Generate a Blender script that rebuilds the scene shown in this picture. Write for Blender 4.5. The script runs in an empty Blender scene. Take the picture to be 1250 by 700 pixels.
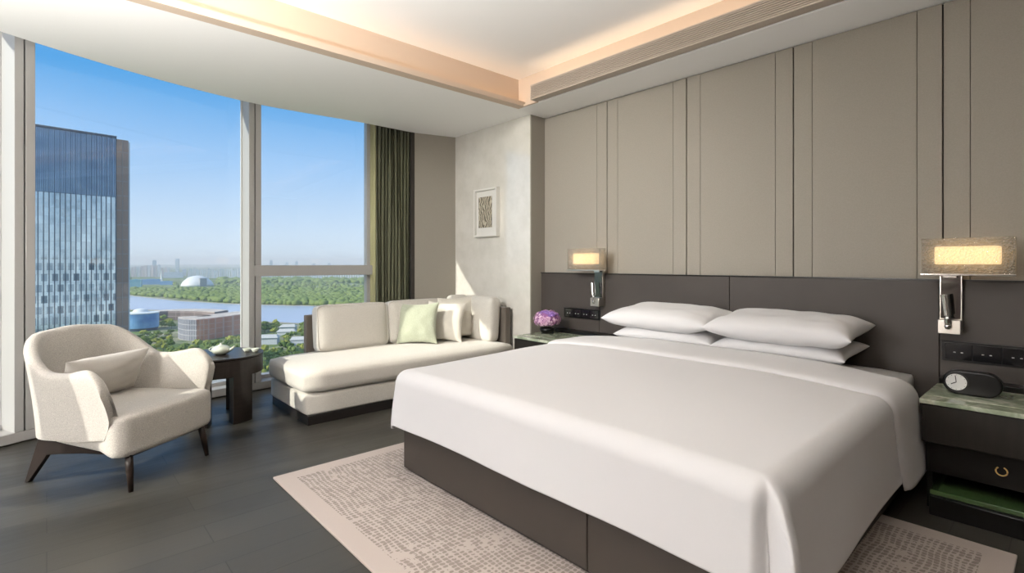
SUN = 5.0; SUN_EL = 28; SUN_DX = .13; SKY = 1.0
DL = [35, 10, 0, 0, 0]
TL = [1800, 0]; TC = (1, .965, .93); DRUM = 72
SPOT = [440, 240]; SPS = [62, 50]
HAZE = 1.7e-4
import bpy, math, random
from mathutils import Vector, Matrix, noise
random.seed(7)
SC = bpy.context.scene
COL = SC.collection
PI = math.pi

# ------------------------------------------------------------------ helpers
def new_mat(name):
    m = bpy.data.materials.new(name); m.use_nodes = True
    nt = m.node_tree; nt.nodes.clear()
    out = nt.nodes.new('ShaderNodeOutputMaterial')
    b = nt.nodes.new('ShaderNodeBsdfPrincipled')
    nt.links.new(b.outputs[0], out.inputs[0])
    return m, nt, b, out

def texco(nt, scale=(1, 1, 1), rot=(0, 0, 0), kind='Object'):
    t = nt.nodes.new('ShaderNodeTexCoord'); mp = nt.nodes.new('ShaderNodeMapping')
    mp.inputs['Scale'].default_value = scale; mp.inputs['Rotation'].default_value = rot
    nt.links.new(t.outputs[kind], mp.inputs[0]); return mp.outputs[0]

def ramp(nt, fac, stops, interp='LINEAR'):
    r = nt.nodes.new('ShaderNodeValToRGB'); cr = r.color_ramp; cr.interpolation = interp
    while len(cr.elements) < len(stops): cr.elements.new(0.5)
    for e, (p, c) in zip(cr.elements, stops):
        e.position = p; e.color = (c[0], c[1], c[2], 1)
    nt.links.new(fac, r.inputs[0]); return r.outputs[0]

def noise_tex(nt, vec, scale, detail=4, rough=.55):
    n = nt.nodes.new('ShaderNodeTexNoise'); n.inputs['Scale'].default_value = scale
    n.inputs['Detail'].default_value = detail; n.inputs['Roughness'].default_value = rough
    if vec is not None: nt.links.new(vec, n.inputs['Vector'])
    return n.outputs['Fac']

def bump(nt, b, h, strength=.2, dist=.01):
    bn = nt.nodes.new('ShaderNodeBump'); bn.inputs['Strength'].default_value = strength
    bn.inputs['Distance'].default_value = dist
    nt.links.new(h, bn.inputs['Height']); nt.links.new(bn.outputs[0], b.inputs['Normal'])

def plain(name, col, rough=.6, metal=0, spec=.5, var=0, nscale=30, bmp=0, bscale=300, coat=0, stretch=(1, 1, 1)):
    m, nt, b, out = new_mat(name)
    b.inputs['Roughness'].default_value = rough; b.inputs['Metallic'].default_value = metal
    b.inputs['Specular IOR Level'].default_value = spec; b.inputs['Coat Weight'].default_value = coat
    b.inputs['Base Color'].default_value = (*col, 1)
    if var:
        v = texco(nt, stretch); n = noise_tex(nt, v, nscale)
        c = ramp(nt, n, [(.3, [x * (1 - var) for x in col]), (.7, [min(1, x * (1 + var)) for x in col])])
        nt.links.new(c, b.inputs['Base Color'])
    if bmp:
        v = texco(nt, stretch); n = noise_tex(nt, v, bscale, 2); bump(nt, b, n, bmp, .004)
    return m

def fabric(name, col, scale=420, var=.12, sheen=.3, bmp=.35):
    m, nt, b, out = new_mat(name)
    b.inputs['Roughness'].default_value = .9; b.inputs['Specular IOR Level'].default_value = .2
    b.inputs['Sheen Weight'].default_value = sheen
    v = texco(nt); n = noise_tex(nt, v, scale, 2, .6)
    c = ramp(nt, n, [(.3, [x * (1 - var) for x in col]), (.7, [min(1, x * (1 + var)) for x in col])])
    nt.links.new(c, b.inputs['Base Color'])
    bump(nt, b, n, bmp, .003)
    return m

def emit(name, col, s):
    m = bpy.data.materials.new(name); m.use_nodes = True; nt = m.node_tree; nt.nodes.clear()
    out = nt.nodes.new('ShaderNodeOutputMaterial'); e = nt.nodes.new('ShaderNodeEmission')
    e.inputs[0].default_value = (*col, 1); e.inputs[1].default_value = s
    nt.links.new(e.outputs[0], out.inputs[0]); return m

def world_off(p):
    o = Vector((0, 0, 0))
    while p is not None:
        o += Vector(p.location); p = p.parent
    return o

def mesh(name, V, F, m, parent=None, local=False, bevel=0, seg=2, sub=0, smooth=False, loc=None):
    """one mesh object; V in world coordinates unless local"""
    me = bpy.data.meshes.new(name)
    off = Vector((0, 0, 0)) if local else world_off(parent)
    if loc is not None: off = Vector(loc)
    me.from_pydata([tuple(Vector(v) - off) for v in V], [], F)
    me.update()
    import bmesh
    bm = bmesh.new(); bm.from_mesh(me)
    bmesh.ops.remove_doubles(bm, verts=bm.verts, dist=1e-6)
    bmesh.ops.recalc_face_normals(bm, faces=bm.faces)
    bm.to_mesh(me); bm.free()
    o = bpy.data.objects.new(name, me); COL.objects.link(o)
    if loc is not None and parent is None: o.location = loc
    if parent is not None: o.parent = parent
    if isinstance(m, (list, tuple)):
        for x in m: me.materials.append(x)
    else: me.materials.append(m)
    if bevel:
        md = o.modifiers.new('bevel', 'BEVEL'); md.width = bevel; md.segments = seg; md.limit_method = 'ANGLE'
        md.harden_normals = False
    if sub:
        md = o.modifiers.new('sub', 'SUBSURF'); md.levels = sub; md.render_levels = sub
    if smooth or bevel or sub:
        for p in me.polygons: p.use_smooth = True
    if bevel and not smooth:
        try: me.set_sharp_from_angle(angle=math.radians(40))
        except Exception: pass
    return o

class MB:
    def __init__(s): s.V = []; s.F = []
    def add(s, V, F):
        k = len(s.V); s.V += [tuple(v) for v in V]; s.F += [tuple(i + k for i in f) for f in F]; return s
    def box(s, a, b):
        x0, y0, z0 = a; x1, y1, z1 = b
        return s.add([(x0, y0, z0), (x1, y0, z0), (x1, y1, z0), (x0, y1, z0), (x0, y0, z1), (x1, y0, z1), (x1, y1, z1), (x0, y1, z1)],
                     [(3, 2, 1, 0), (4, 5, 6, 7), (0, 1, 5, 4), (1, 2, 6, 5), (2, 3, 7, 6), (3, 0, 4, 7)])
    def obox(s, c, ux, uy, hx, hy, z0, z1):
        """box with centre c (xy), unit axes ux, uy in plan"""
        P = [(c[0] + ux[0] * a * hx + uy[0] * b * hy, c[1] + ux[1] * a * hx + uy[1] * b * hy) for a, b in ((-1, -1), (1, -1), (1, 1), (-1, 1))]
        return s.prism(P, z0, z1)
    def prism(s, P, z0, z1):
        n = len(P)
        return s.add([(x, y, z0) for x, y in P] + [(x, y, z1) for x, y in P],
                     [tuple(range(n))[::-1], tuple(range(n, 2 * n))] + [(i, (i + 1) % n, n + (i + 1) % n, n + i) for i in range(n)])
    def lathe(s, prof, c=(0, 0, 0), n=32, a0=0, a1=2 * PI):
        full = abs(a1 - a0 - 2 * PI) < 1e-6; N = n if full else n + 1; V = []; F = []
        for r, z in prof:
            for i in range(N):
                a = a0 + (a1 - a0) * i / n; V.append((c[0] + r * math.cos(a), c[1] + r * math.sin(a), c[2] + z))
        for j in range(len(prof) - 1):
            for i in range(n):
                i2 = (i + 1) % N if full else i + 1
                F.append((j * N + i, j * N + i2, (j + 1) * N + i2, (j + 1) * N + i))
        F.append(tuple(range(N))[::-1]); F.append(tuple(range((len(prof) - 1) * N, len(prof) * N)))
        return s.add(V, F)
    def tube(s, P, r, n=10, caps=True):
        P = [Vector(p) for p in P]; V = []; F = []; R = r if isinstance(r, (list, tuple)) else [r] * len(P)
        for i, p in enumerate(P):
            t = (P[min(i + 1, len(P) - 1)] - P[max(i - 1, 0)]).normalized()
            up = Vector((0, 0, 1)) if abs(t.z) < .95 else Vector((1, 0, 0))
            a = t.cross(up).normalized(); b = t.cross(a)
            for k in range(n):
                g = 2 * PI * k / n; V.append(p + a * math.cos(g) * R[i] + b * math.sin(g) * R[i])
        for i in range(len(P) - 1):
            for k in range(n):
                F.append((i * n + k, i * n + (k + 1) % n, (i + 1) * n + (k + 1) % n, (i + 1) * n + k))
        if caps: F.append(tuple(range(n))[::-1]); F.append(tuple(range((len(P) - 1) * n, len(P) * n)))
        return s.add(V, F)
    def build(s, name, m, parent=None, **k): return mesh(name, s.V, s.F, m, parent, **k)

def grid_faces(nu, nv, wrap=False):
    return [(i * nv + j, i * nv + (j + 1) % nv, (i + 1) * nv + (j + 1) % nv, (i + 1) * nv + j) for i in range(nu - 1) for j in range(nv if wrap else nv - 1)]

def softbox(c, s, r=.03, crown=(0, 0, 0), n=12):
    """rounded, slightly puffed box: centre, full size, corner radius, outward crown per axis"""
    h = [x / 2 for x in s]; V = []; F = []
    for ax in range(3):
        for sg in (-1, 1):
            k = len(V)
            for i in range(n + 1):
                for j in range(n + 1):
                    u = math.tan((i / n * 2 - 1) * PI / 4 * .98) / math.tan(PI / 4 * .98); v = math.tan((j / n * 2 - 1) * PI / 4 * .98) / math.tan(PI / 4 * .98)
                    p = [0, 0, 0]; p[ax] = sg * h[ax]; o = [a for a in range(3) if a != ax]
                    su = h[o[0]] * math.copysign(1 - (1 - abs(u)) ** 1.5, u) if False else h[o[0]] * u
                    p[o[0]] = su; p[o[1]] = h[o[1]] * v
                    q = [max(-h[a] + r, min(h[a] - r, p[a])) for a in range(3)]
                    d = Vector([p[a] - q[a] for a in range(3)])
                    if d.length > 1e-9: d = d.normalized() * r
                    w = Vector(q) + d
                    bl = [max(0, 1 - (w[a] / h[a]) ** 2) for a in range(3)]
                    for a in range(3):
                        bb = [x for x in range(3) if x != a]
                        w[a] += crown[a] * (w[a] / h[a]) * bl[bb[0]] ** .6 * bl[bb[1]] ** .6
                    V.append(tuple(w + Vector(c)))
            for i in range(n):
                for j in range(n):
                    a = k + i * (n + 1) + j; F.append((a, a + 1, a + n + 2, a + n + 1))
    return V, F

def pillow_vf(w, d, t, n=28, pinch=.10, pw=2.6, flat=.0, seed=0, wr=.006):
    """pillow lying flat in xy, thickness in z, corners drawn out"""
    V = []; F = []
    for sg in (1, -1):
        k = len(V)
        for i in range(n + 1):
            for j in range(n + 1):
                u = -math.cos(PI * i / n); v = -math.cos(PI * j / n)
                x = w / 2 * u * (1 - pinch * (1 - v * v) * abs(u) ** 2 * .0 - pinch * (1 - abs(v) ** 2) * .5 * abs(u) ** 3)
                y = d / 2 * v * (1 - pinch * (1 - abs(u) ** 2) * .5 * abs(v) ** 3)
                e = max(0, (1 - abs(u) ** pw)) * max(0, (1 - abs(v) ** pw))
                z = sg * t / 2 * (e ** .5)
                if e > 0: z += wr * noise.noise(Vector((u * 3 + seed, v * 3, sg))) * min(1, e * 3) * 2
                V.append((x, y, z))
        for i in range(n):
            for j in range(n):
                a = k + i * (n + 1) + j; q = (a, a + 1, a + n + 2, a + n + 1)
                F.append(q if sg < 0 else q[::-1])
    return V, F

def xform(V, M): return [tuple(M @ Vector(v)) for v in V]

def tag(o, label=None, cat=None, group=None, kind=None):
    if label: o['label'] = label
    if cat: o['category'] = cat
    if group: o['group'] = group
    if kind: o['kind'] = kind
    return o

def thing(name, label, cat, loc=(0, 0, 0), rz=0, group=None):
    o = bpy.data.objects.new(name, None); COL.objects.link(o)
    o.location = loc; o.rotation_euler = (0, 0, rz); o.empty_display_size = .05
    return tag(o, label, cat, group)

def copy_tree(o, parent=None):
    c = o.copy(); COL.objects.link(c); c.parent = parent
    for ch in list(o.children): copy_tree(ch, c)
    return c

# ------------------------------------------------------------------ camera
FPX, CX, CY, H = 626., 625., 322., 1.25
ang = math.atan((CX - 57) / FPX)
D = Vector((-math.cos(ang), math.sin(ang), 0)); RT = Vector((math.sin(ang), math.cos(ang), 0))
cam_d = bpy.data.cameras.new('camera'); cam = bpy.data.objects.new('camera', cam_d); COL.objects.link(cam)
cam.location = (0, 0, H)
cam.rotation_euler = (PI / 2, 0, math.atan2(-D.x, D.y))
cam_d.sensor_width = 36; cam_d.lens = FPX / 1250 * 36; cam_d.shift_y = -(350 - CY) / 1250
cam_d.clip_start = .05; cam_d.clip_end = 60000
SC.camera = cam
def atdep(u, v, k):
    """world point seen at pixel (u,v) of the reference at depth k along the view axis (used for the far city only)"""
    return Vector((0, 0, H)) + D * k + RT * ((u - CX) / FPX * k) + Vector((0, 0, (CY - v) / FPX * k))
GZ = -60.
def atground(u, v, z=GZ): return atdep(u, v, (H - z) * FPX / (v - CY))

SC.view_settings.view_transform = 'Standard'
try: SC.view_settings.look = 'None'
except Exception: pass
SC.view_settings.exposure = .12; SC.view_settings.gamma = 1
SC.view_settings.use_curve_mapping = False
SC.cycles.use_denoising = True
SC.cycles.max_bounces = 12; SC.cycles.diffuse_bounces = 6; SC.cycles.transparent_max_bounces = 16
SC.cycles.sample_clamp_indirect = 6
SC.cycles.caustics_reflective = False; SC.cycles.caustics_refractive = False

# ------------------------------------------------------------------ materials
def floor_mat():
    m, nt, b, out = new_mat('dark_oak_planks')
    v = texco(nt, rot=(0, 0, PI / 2))
    br = nt.nodes.new('ShaderNodeTexBrick'); nt.links.new(v, br.inputs['Vector'])
    br.inputs['Scale'].default_value = 1; br.inputs['Brick Width'].default_value = 1.5; br.inputs['Row Height'].default_value = .2
    br.inputs['Mortar Size'].default_value = .0025; br.inputs['Mortar Smooth'].default_value = .3; br.inputs['Bias'].default_value = 0
    br.inputs['Color1'].default_value = (.029, .027, .022, 1); br.inputs['Color2'].default_value = (.044, .041, .034, 1)
    br.inputs['Mortar'].default_value = (.016, .015, .013, 1); br.offset = .37; br.offset_frequency = 2
    v2 = texco(nt, (9, .8, 1)); n = noise_tex(nt, v2, 3, 8, .65)
    g = ramp(nt, n, [(.3, (.72, .72, .72)), (.7, (1.22, 1.22, 1.22))])
    mx = nt.nodes.new('ShaderNodeMix'); mx.data_type = 'RGBA'; mx.blend_type = 'MULTIPLY'; mx.inputs[0].default_value = 1
    nt.links.new(br.outputs['Color'], mx.inputs[6]); nt.links.new(g, mx.inputs[7])
    nt.links.new(mx.outputs[2], b.inputs['Base Color'])
    rr = ramp(nt, n, [(.3, (.34, .34, .34)), (.8, (.5, .5, .5))]); nt.links.new(rr, b.inputs['Roughness'])
    b.inputs['Specular IOR Level'].default_value = .28
    bump(nt, b, n, .12, .003)
    return m

def marble_mat():
    m, nt, b, out = new_mat('polished_pale_marble')
    v = texco(nt); n1 = noise_tex(nt, v, 1.1, 8, .62); n2 = noise_tex(nt, v, 6, 6, .6)
    c1 = ramp(nt, n1, [(.3, (.58, .56, .51)), (.5, (.66, .64, .59)), (.62, (.62, .60, .55)), (.8, (.72, .70, .66))])
    c2 = ramp(nt, n2, [(.35, (.95, .95, .94)), (.6, (1.03, 1.03, 1.03))])
    mx = nt.nodes.new('ShaderNodeMix'); mx.data_type = 'RGBA'; mx.blend_type = 'MULTIPLY'; mx.inputs[0].default_value = 1
    nt.links.new(c1, mx.inputs[6]); nt.links.new(c2, mx.inputs[7]); nt.links.new(mx.outputs[2], b.inputs['Base Color'])
    b.inputs['Roughness'].default_value = .05; b.inputs['Specular IOR Level'].default_value = 1.0; b.inputs['Coat Weight'].default_value = .6
    return m

def green_marble_mat():
    m, nt, b, out = new_mat('pale_green_veined_stone')
    v = texco(nt); w = nt.nodes.new('ShaderNodeTexNoise'); w.inputs['Scale'].default_value = 7; w.inputs['Detail'].default_value = 8; w.inputs['Distortion'].default_value = 1.5
    nt.links.new(v, w.inputs['Vector'])
    c = ramp(nt, w.outputs['Fac'], [(.3, (.17, .21, .14)), (.5, (.30, .35, .25)), (.62, (.50, .52, .42)), (.75, (.28, .33, .22))])
    nt.links.new(c, b.inputs['Base Color']); b.inputs['Roughness'].default_value = .12
    return m

def rug_mat():
    m, nt, b, out = new_mat('carved_wool_rug')
    N = nt.nodes.new
    tc = N('ShaderNodeTexCoord'); sp = N('ShaderNodeSeparateXYZ'); nt.links.new(tc.outputs['Object'], sp.inputs[0])
    def math_(op, a, bb=None, c=None):
        n = N('ShaderNodeMath'); n.operation = op
        for i, x in enumerate((a, bb, c)):
            if x is None: continue
            if isinstance(x, (int, float)): n.inputs[i].default_value = x
            else: nt.links.new(x, n.inputs[i])
        return n.outputs[0]
    x = sp.outputs[0]; y = sp.outputs[1]
    wob = noise_tex(nt, tc.outputs['Object'], 3.5, 2)
    wv = math_('MULTIPLY', math_('SUBTRACT', wob, .5), .05)
    # little woven lozenges: product of two stepped waves, broken up by voronoi
    px = .046
    a = math_('SINE', math_('MULTIPLY', math_('ADD', x, wv), 2 * PI / px))
    r = math_('SINE', math_('MULTIPLY', math_('ADD', y, math_('MULTIPLY', wv, 1.3)), 2 * PI / (px * 1.15)))
    pr = math_('MULTIPLY', a, r)
    ab = math_('ABSOLUTE', pr)
    n2 = noise_tex(nt, tc.outputs['Object'], 27, 3)
    mixv = math_('ADD', ab, math_('MULTIPLY', math_('SUBTRACT', n2, .5), 1.9))
    mask = math_('SMOOTHSTEP' if False else 'GREATER_THAN', mixv, .40)
    n3 = noise_tex(nt, tc.outputs['Object'], 2.4, 3)
    sparse = math_('GREATER_THAN', math_('ADD', n3, math_('MULTIPLY', math_('SUBTRACT', n2, .5), .8)), .33)
    mask = math_('MULTIPLY', mask, sparse)
    # plain border
    ex = math_('SUBTRACT', 1.48 - .10, math_('ABSOLUTE', x)); ey = math_('SUBTRACT', 1.04 - .10, math_('ABSOLUTE', y))
    inside = math_('MULTIPLY', math_('GREATER_THAN', ex, 0), math_('GREATER_THAN', ey, 0))
    mask = math_('MULTIPLY', mask, inside)
    mx = N('ShaderNodeMix'); mx.data_type = 'RGBA'; nt.links.new(mask, mx.inputs[0])
    mx.inputs[6].default_value = (.44, .375, .335, 1); mx.inputs[7].default_value = (.215, .175, .148, 1)
    nt.links.new(mx.outputs[2], b.inputs['Base Color'])
    b.inputs['Roughness'].default_value = .95; b.inputs['Specular IOR Level'].default_value = .1; b.inputs['Sheen Weight'].default_value = .3
    fine = noise_tex(nt, tc.outputs['Object'], 500, 1)
    hh = math_('ADD', math_('MULTIPLY', mask, -.8), math_('MULTIPLY', fine, .3))
    bump(nt, b, hh, .6, .006)
    return m

def glass_mat(name='window_glass', tint=(.97, .985, .98), refl=.9, rough=0.0):
    m = bpy.data.materials.new(name); m.use_nodes = True; nt = m.node_tree; nt.nodes.clear()
    out = nt.nodes.new('ShaderNodeOutputMaterial'); tr = nt.nodes.new('ShaderNodeBsdfTransparent'); gl = nt.nodes.new('ShaderNodeBsdfGlossy')
    mx = nt.nodes.new('ShaderNodeMixShader'); tr.inputs[0].default_value = (*tint, 1); gl.inputs['Roughness'].default_value = rough
    ge = nt.nodes.new('ShaderNodeNewGeometry'); dt = nt.nodes.new('ShaderNodeVectorMath'); dt.operation = 'DOT_PRODUCT'
    nt.links.new(ge.outputs['Incoming'], dt.inputs[0]); nt.links.new(ge.outputs['Normal'], dt.inputs[1])
    prev = dt.outputs['Value']
    for op, v in (('ABSOLUTE', None), ('SUBTRACT', 1), ('POWER', 5), ('MULTIPLY_ADD', refl)):
        n = nt.nodes.new('ShaderNodeMath'); n.operation = op
        if op == 'SUBTRACT': n.inputs[0].default_value = v; nt.links.new(prev, n.inputs[1])
        else:
            nt.links.new(prev, n.inputs[0])
            if v is not None: n.inputs[1].default_value = v
            if op == 'MULTIPLY_ADD': n.inputs[2].default_value = .04 * refl
        prev = n.outputs[0]
    nt.links.new(prev, mx.inputs[0])
    nt.links.new(tr.outputs[0], mx.inputs[1]); nt.links.new(gl.outputs[0], mx.inputs[2]); nt.links.new(mx.outputs[0], out.inputs[0])
    return m

M = {}
M['floor'] = floor_mat(); M['marble'] = marble_mat(); M['green'] = green_marble_mat(); M['rug'] = rug_mat()
M['ceiling'] = plain('white_ceiling_paint', (.90, .895, .885), .85, spec=.2, bmp=.05)
M['cove'] = plain('warm_beige_paint', (.60, .485, .385), .85, spec=.2)
M['panel'] = plain('taupe_wall_fabric', (.285, .262, .225), .75, spec=.25, var=.05, nscale=140, bmp=.2, bscale=900)
M['walnut'] = plain('dark_walnut_wall', (.06, .045, .035), .5, var=.3, nscale=3, stretch=(6, 6, 1))
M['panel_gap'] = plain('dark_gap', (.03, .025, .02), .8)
M['head'] = plain('dark_taupe_leather', (.043, .036, .031), .55, spec=.4, var=.06, nscale=4, bmp=.12, bscale=700)
M['bedbase'] = plain('grey_taupe_leather', (.031, .025, .020), .5, spec=.4, var=.05, nscale=5, bmp=.12, bscale=700)
M['metal_frame'] = plain('champagne_window_metal', (.43, .425, .41), .42, spec=.5, metal=.1)
M['bead'] = plain('light_glazing_bead', (.55, .56, .55), .4)
M['frame_dark'] = plain('dark_gasket', (.03, .03, .03), .6)
M['sill'] = plain('grey_sill_stone', (.36, .35, .335), .45)
M['glass'] = glass_mat()
M['linen'] = fabric('white_cotton', (.675, .67, .675), 900, .02, .25, .06)
M['sheet'] = fabric('white_sheet', (.60, .595, .585), 900, .02, .2, .06)
M['sofa'] = fabric('oatmeal_boucle', (.56, .535, .485), 280, .18, .3, .5)
M['sofa_back'] = fabric('taupe_back_fabric', (.10, .085, .07), 500, .12, .2, .3)
M['chair'] = fabric('cream_weave', (.455, .43, .39), 260, .24, .3, .6)
M['chair_pillow'] = fabric('cream_linen', (.455, .43, .39), 500, .1, .3, .2)
M['pillow_green'] = fabric('pale_green_velvet', (.36, .385, .29), 150, .14, .5, .2)
M['pillow_cream'] = fabric('ivory_linen', (.64, .61, .54), 600, .08, .3, .2)
M['dark_wood'] = plain('dark_stained_wood', (.016, .012, .010), .33, spec=.3, var=.3, nscale=8, stretch=(1, 1, 8))
M['chair_leg'] = plain('dark_walnut', (.014, .009, .007), .4, spec=.22, var=.3, nscale=10)
M['plinth'] = plain('black_plinth', (.012, .010, .009), .35)
M['ns_wood'] = plain('smoked_oak_veneer', (.012, .010, .008), .45, spec=.25, var=.3, nscale=5, stretch=(8, 1, 1))
M['ns_black'] = plain('black_lacquer', (.004, .0038, .0035), .3, spec=.3)
M['chrome'] = plain('polished_chrome', (.72, .72, .70), .12, metal=1)
M['satin'] = plain('satin_nickel', (.55, .52, .47), .28, metal=1)
M['smoked_mirror'] = plain('smoked_mirror', (.20, .20, .20), .06, metal=1)
M['black_glass'] = plain('black_glass', (.008, .008, .009), .12, spec=.6)
M['brass'] = plain('brushed_brass', (.95, .68, .26), .4, metal=.35)
M['white_print'] = plain('white_marking', (.75, .75, .72), .6)
M['porcelain'] = plain('pale_celadon_glaze', (.62, .66, .56), .15, coat=.5)
M['bulb_warm'] = emit('lit_lampshade', (1.0, .66, .34), 2.0)
M['curtain'] = fabric('olive_drape', (.115, .118, .075), 300, .1, .2, .2)
M['art_white'] = plain('white_lacquer_frame', (.66, .65, .61), .3)

# ------------------------------------------------------------------ setting
ZC = 2.80; ZT = 3.09
def S(y):  # inner line of the window sill, in plan
    return -5.44 + .115 * (y - 1.95) ** 2
def Sn(y):  # outward normal of that line
    t = Vector((.23 * (y - 1.95), 1)).normalized(); return Vector((-t.y, t.x))
def SP(y, off=0): return Vector((S(y), y)) + Sn(y) * off
YE = -2.25                                   # window ends here, behind the camera's left
PX, PY0, PY1 = -3.82, 3.72, 3.94
XR, YF = 1.7, -2.7
def soff(y):
    if y < 1.5: return S(y) + .066
    a = min(1, (y - 1.5) / 1.1); return (S(y) + .066) * (1 - a) + (-5.278) * a
mb = MB(); mb.box((-6.0, YF - .1, -.25), (XR + .1, 4.1, 0))
fl = mb.build('floor', M['floor']); tag(fl, kind='structure')

# ceiling: soffit ring with a raised tray
TX0, TX1, TY0, TY1 = -3.76, 1.2, -1.6, 3.50
LX, LY = -3.663, 3.474
mb = MB()
ys = [YE + i * (3.214 - YE) / 40 for i in range(41)]
e = [(soff(y), y) for y in ys] + [(-5.133, 3.72), (-5.1, 4.0)]
for (xa, ya), (xb, yb) in zip(e, e[1:]):
    def xr(y): return TX0
    mb.add([(xa, ya, ZC), (max(xa, TX0), ya, ZC), (max(xb, TX0), yb, ZC), (xb, yb, ZC),
            (xa, ya, ZC + .015), (max(xa, TX0), ya, ZC + .015), (max(xb, TX0), yb, ZC + .015), (xb, yb, ZC + .015)],
           [(0, 1, 2, 3), (7, 6, 5, 4), (0, 3, 7, 4), (0, 4, 5, 1), (1, 5, 6, 2), (2, 6, 7, 3)])
mb.box((TX0, TY1, ZC), (XR, 4.0, ZC + .015)); mb.box((TX1, YF, ZC), (XR, TY1, ZC + .015)); mb.box((-3.5, YF, ZC), (TX1, TY0, ZC + .015))
mb.box((-3.76, YE, ZC), (-3.5, TY0, ZC + .015))
ce = mb.build('ceiling', M['ceiling']); tag(ce, kind='structure')
mb = MB(); mb.box((TX0 - .06, TY0 - .1, ZT), (TX1 + .1, TY1 + .12, ZT + .1)); mb.build('tray_top', M['ceiling'], ce)
mb = MB(); mb.box((TX0 - .05, TY0 - .05, ZC + .016), (TX0, TY1 + .1, ZT)); mb.box((TX0, TY1, ZC + .016), (TX1 + .05, TY1 + .1, ZT))
mb.box((TX1, TY0 - .05, ZC + .02), (TX1 + .05, TY1 + .1, ZT)); mb.box((TX0, TY0 - .05, ZC + .02), (TX1, TY0, ZT)); mb.build('tray_side', M['cove'], ce)
mb = MB(); mb.box((TX0 + .0005, TY0, ZC), (LX - .0125, TY1, ZC + .018)); mb.box((LX - .012, TY0, ZC), (LX, TY1, ZC + .045))
mb.box((LX + .0005, LY, ZC), (-3.477, TY1 - .001, ZC + .018)); mb.build('cove_lip', M['cove'], ce)
# roof over everything
mb = MB(); pp = [SP(YE + i * (4.3 - YE) / 30, .30) for i in range(31)]
mb.prism([(p.x, p.y) for p in pp] + [(XR + .3, 4.3), (XR + .3, YF - .3), (-2.9, YF - .3), (-3.3, YE - .1)], 3.35, 3.6); mb.build('slab', M['ceiling'], ce)

# walls
def struct(name, mb, m, parent=None, **k):
    o = mb.build(name, m, parent, **k)
    if parent is None: tag(o, kind='structure')
    return o
mb = MB(); mb.box((-5.3, PY1 + .03, 0), (XR + .1, 4.1, 3.4)); wb = struct('wall_back', mb, M['panel_gap'])
seams = [-3.82, -2.995, -2.18, -1.357, -.535, .285, 1.1, XR]
for a, b in zip(seams, seams[1:]):
    mb = MB(); lo, hi = a + .004, b - .004; cuts = [lo]
    if a > -3.8: cuts.append(a + .122)
    if b < XR: cuts.append(b - .122)
    cuts.append(hi)
    for i, (c, d) in enumerate(zip(cuts, cuts[1:])):
        mb.box((c + (.0012 if i else 0), PY1 - .006, 1.10), (d - (.0012 if i < len(cuts) - 2 else 0), PY1 + .03, ZC - .006))
    mb.build('wall_panel', M['panel'], wb, bevel=.0015, seg=1)
mb = MB(); mb.box((-5.2, PY0, 0), (PX, 4.0, ZC + .05)); mp = struct('wall_marble', mb, M['marble'])
mb = MB(); mb.box((PX, PY0 + .012, 0), (PX + .004, PY1 + .02, ZC)); mb.build('side_lining', M['panel'], mp)
# window-side wall panel between curtain and marble
mb = MB(); mb.prism([(-5.272, 3.222), (-5.133, 3.73), (-5.6, 4.1), (-6.0, 4.1), (-6.0, 3.25)], 0, ZC + .1)
wl = struct('wall_left', mb, M['panel'])
mb = MB(); mb.prism([(-5.290, 3.175), (-5.272, 3.175), (-5.268, 3.224), (-5.29, 3.228)], 0, ZC); mb.build('recess_shade', M['panel_gap'], wl)  # dark strip painted as the shade of the recess beside the curtain
# window-side wall behind the camera's left
p0 = SP(YE); mb = MB(); mb.prism([(p0.x - .25, YE - .02), (p0.x, YE - .02), (-2.95, YF), (-2.95, YF - .25), (p0.x - .1, YF - .25)], 0, 3.4); struct('wall_corner', mb, M['walnut'])
mb = MB(); mb.box((XR, YF - .1, 0), (XR + .1, 4.1, 3.4)); struct('wall_right', mb, M['walnut'])
mb = MB(); mb.box((-3.0, YF - .1, 0), (XR + .1, YF, 3.4)); struct('wall_front', mb, M['walnut'])

# windows: nodes of the facade
nodes = [YE, -1.72, -.112, 1.515, 2.72]
# sill follows the curve
mb = MB(); V = []; ysl = [YE + i * (3.3 - YE) / 44 for i in range(45)]
prof = [(0, 0.012), (0, .078), (.02, .082), (.42, .082), (.42, -.3), (.03, -.3), (.03, .012)]
for y in ysl:
    for off, z in prof:
        p = SP(y, off); V.append((p.x, p.y, z))
mb.add(V, grid_faces(len(ysl), len(prof), True)); tag(mb.build('trim_1', M['sill'], bevel=0), kind='structure')
# exterior spandrel above the glass and pocket roof
mb = MB(); V = []
prof = [(-.16, 2.98), (-.16, 3.1), (.13, 3.1), (.13, 3.36), (.30, 3.36), (.30, 2.98), (.13, 2.96), (.13, 2.98)]
for y in [YE + i * (3.9 - YE) / 44 for i in range(45)]:
    for off, z in prof:
        p = SP(y, off); V.append((p.x, p.y, z))
mb.add(V, grid_faces(45, len(prof), True)); tag(mb.build('trim_2', M['metal_frame']), kind='structure')

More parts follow.
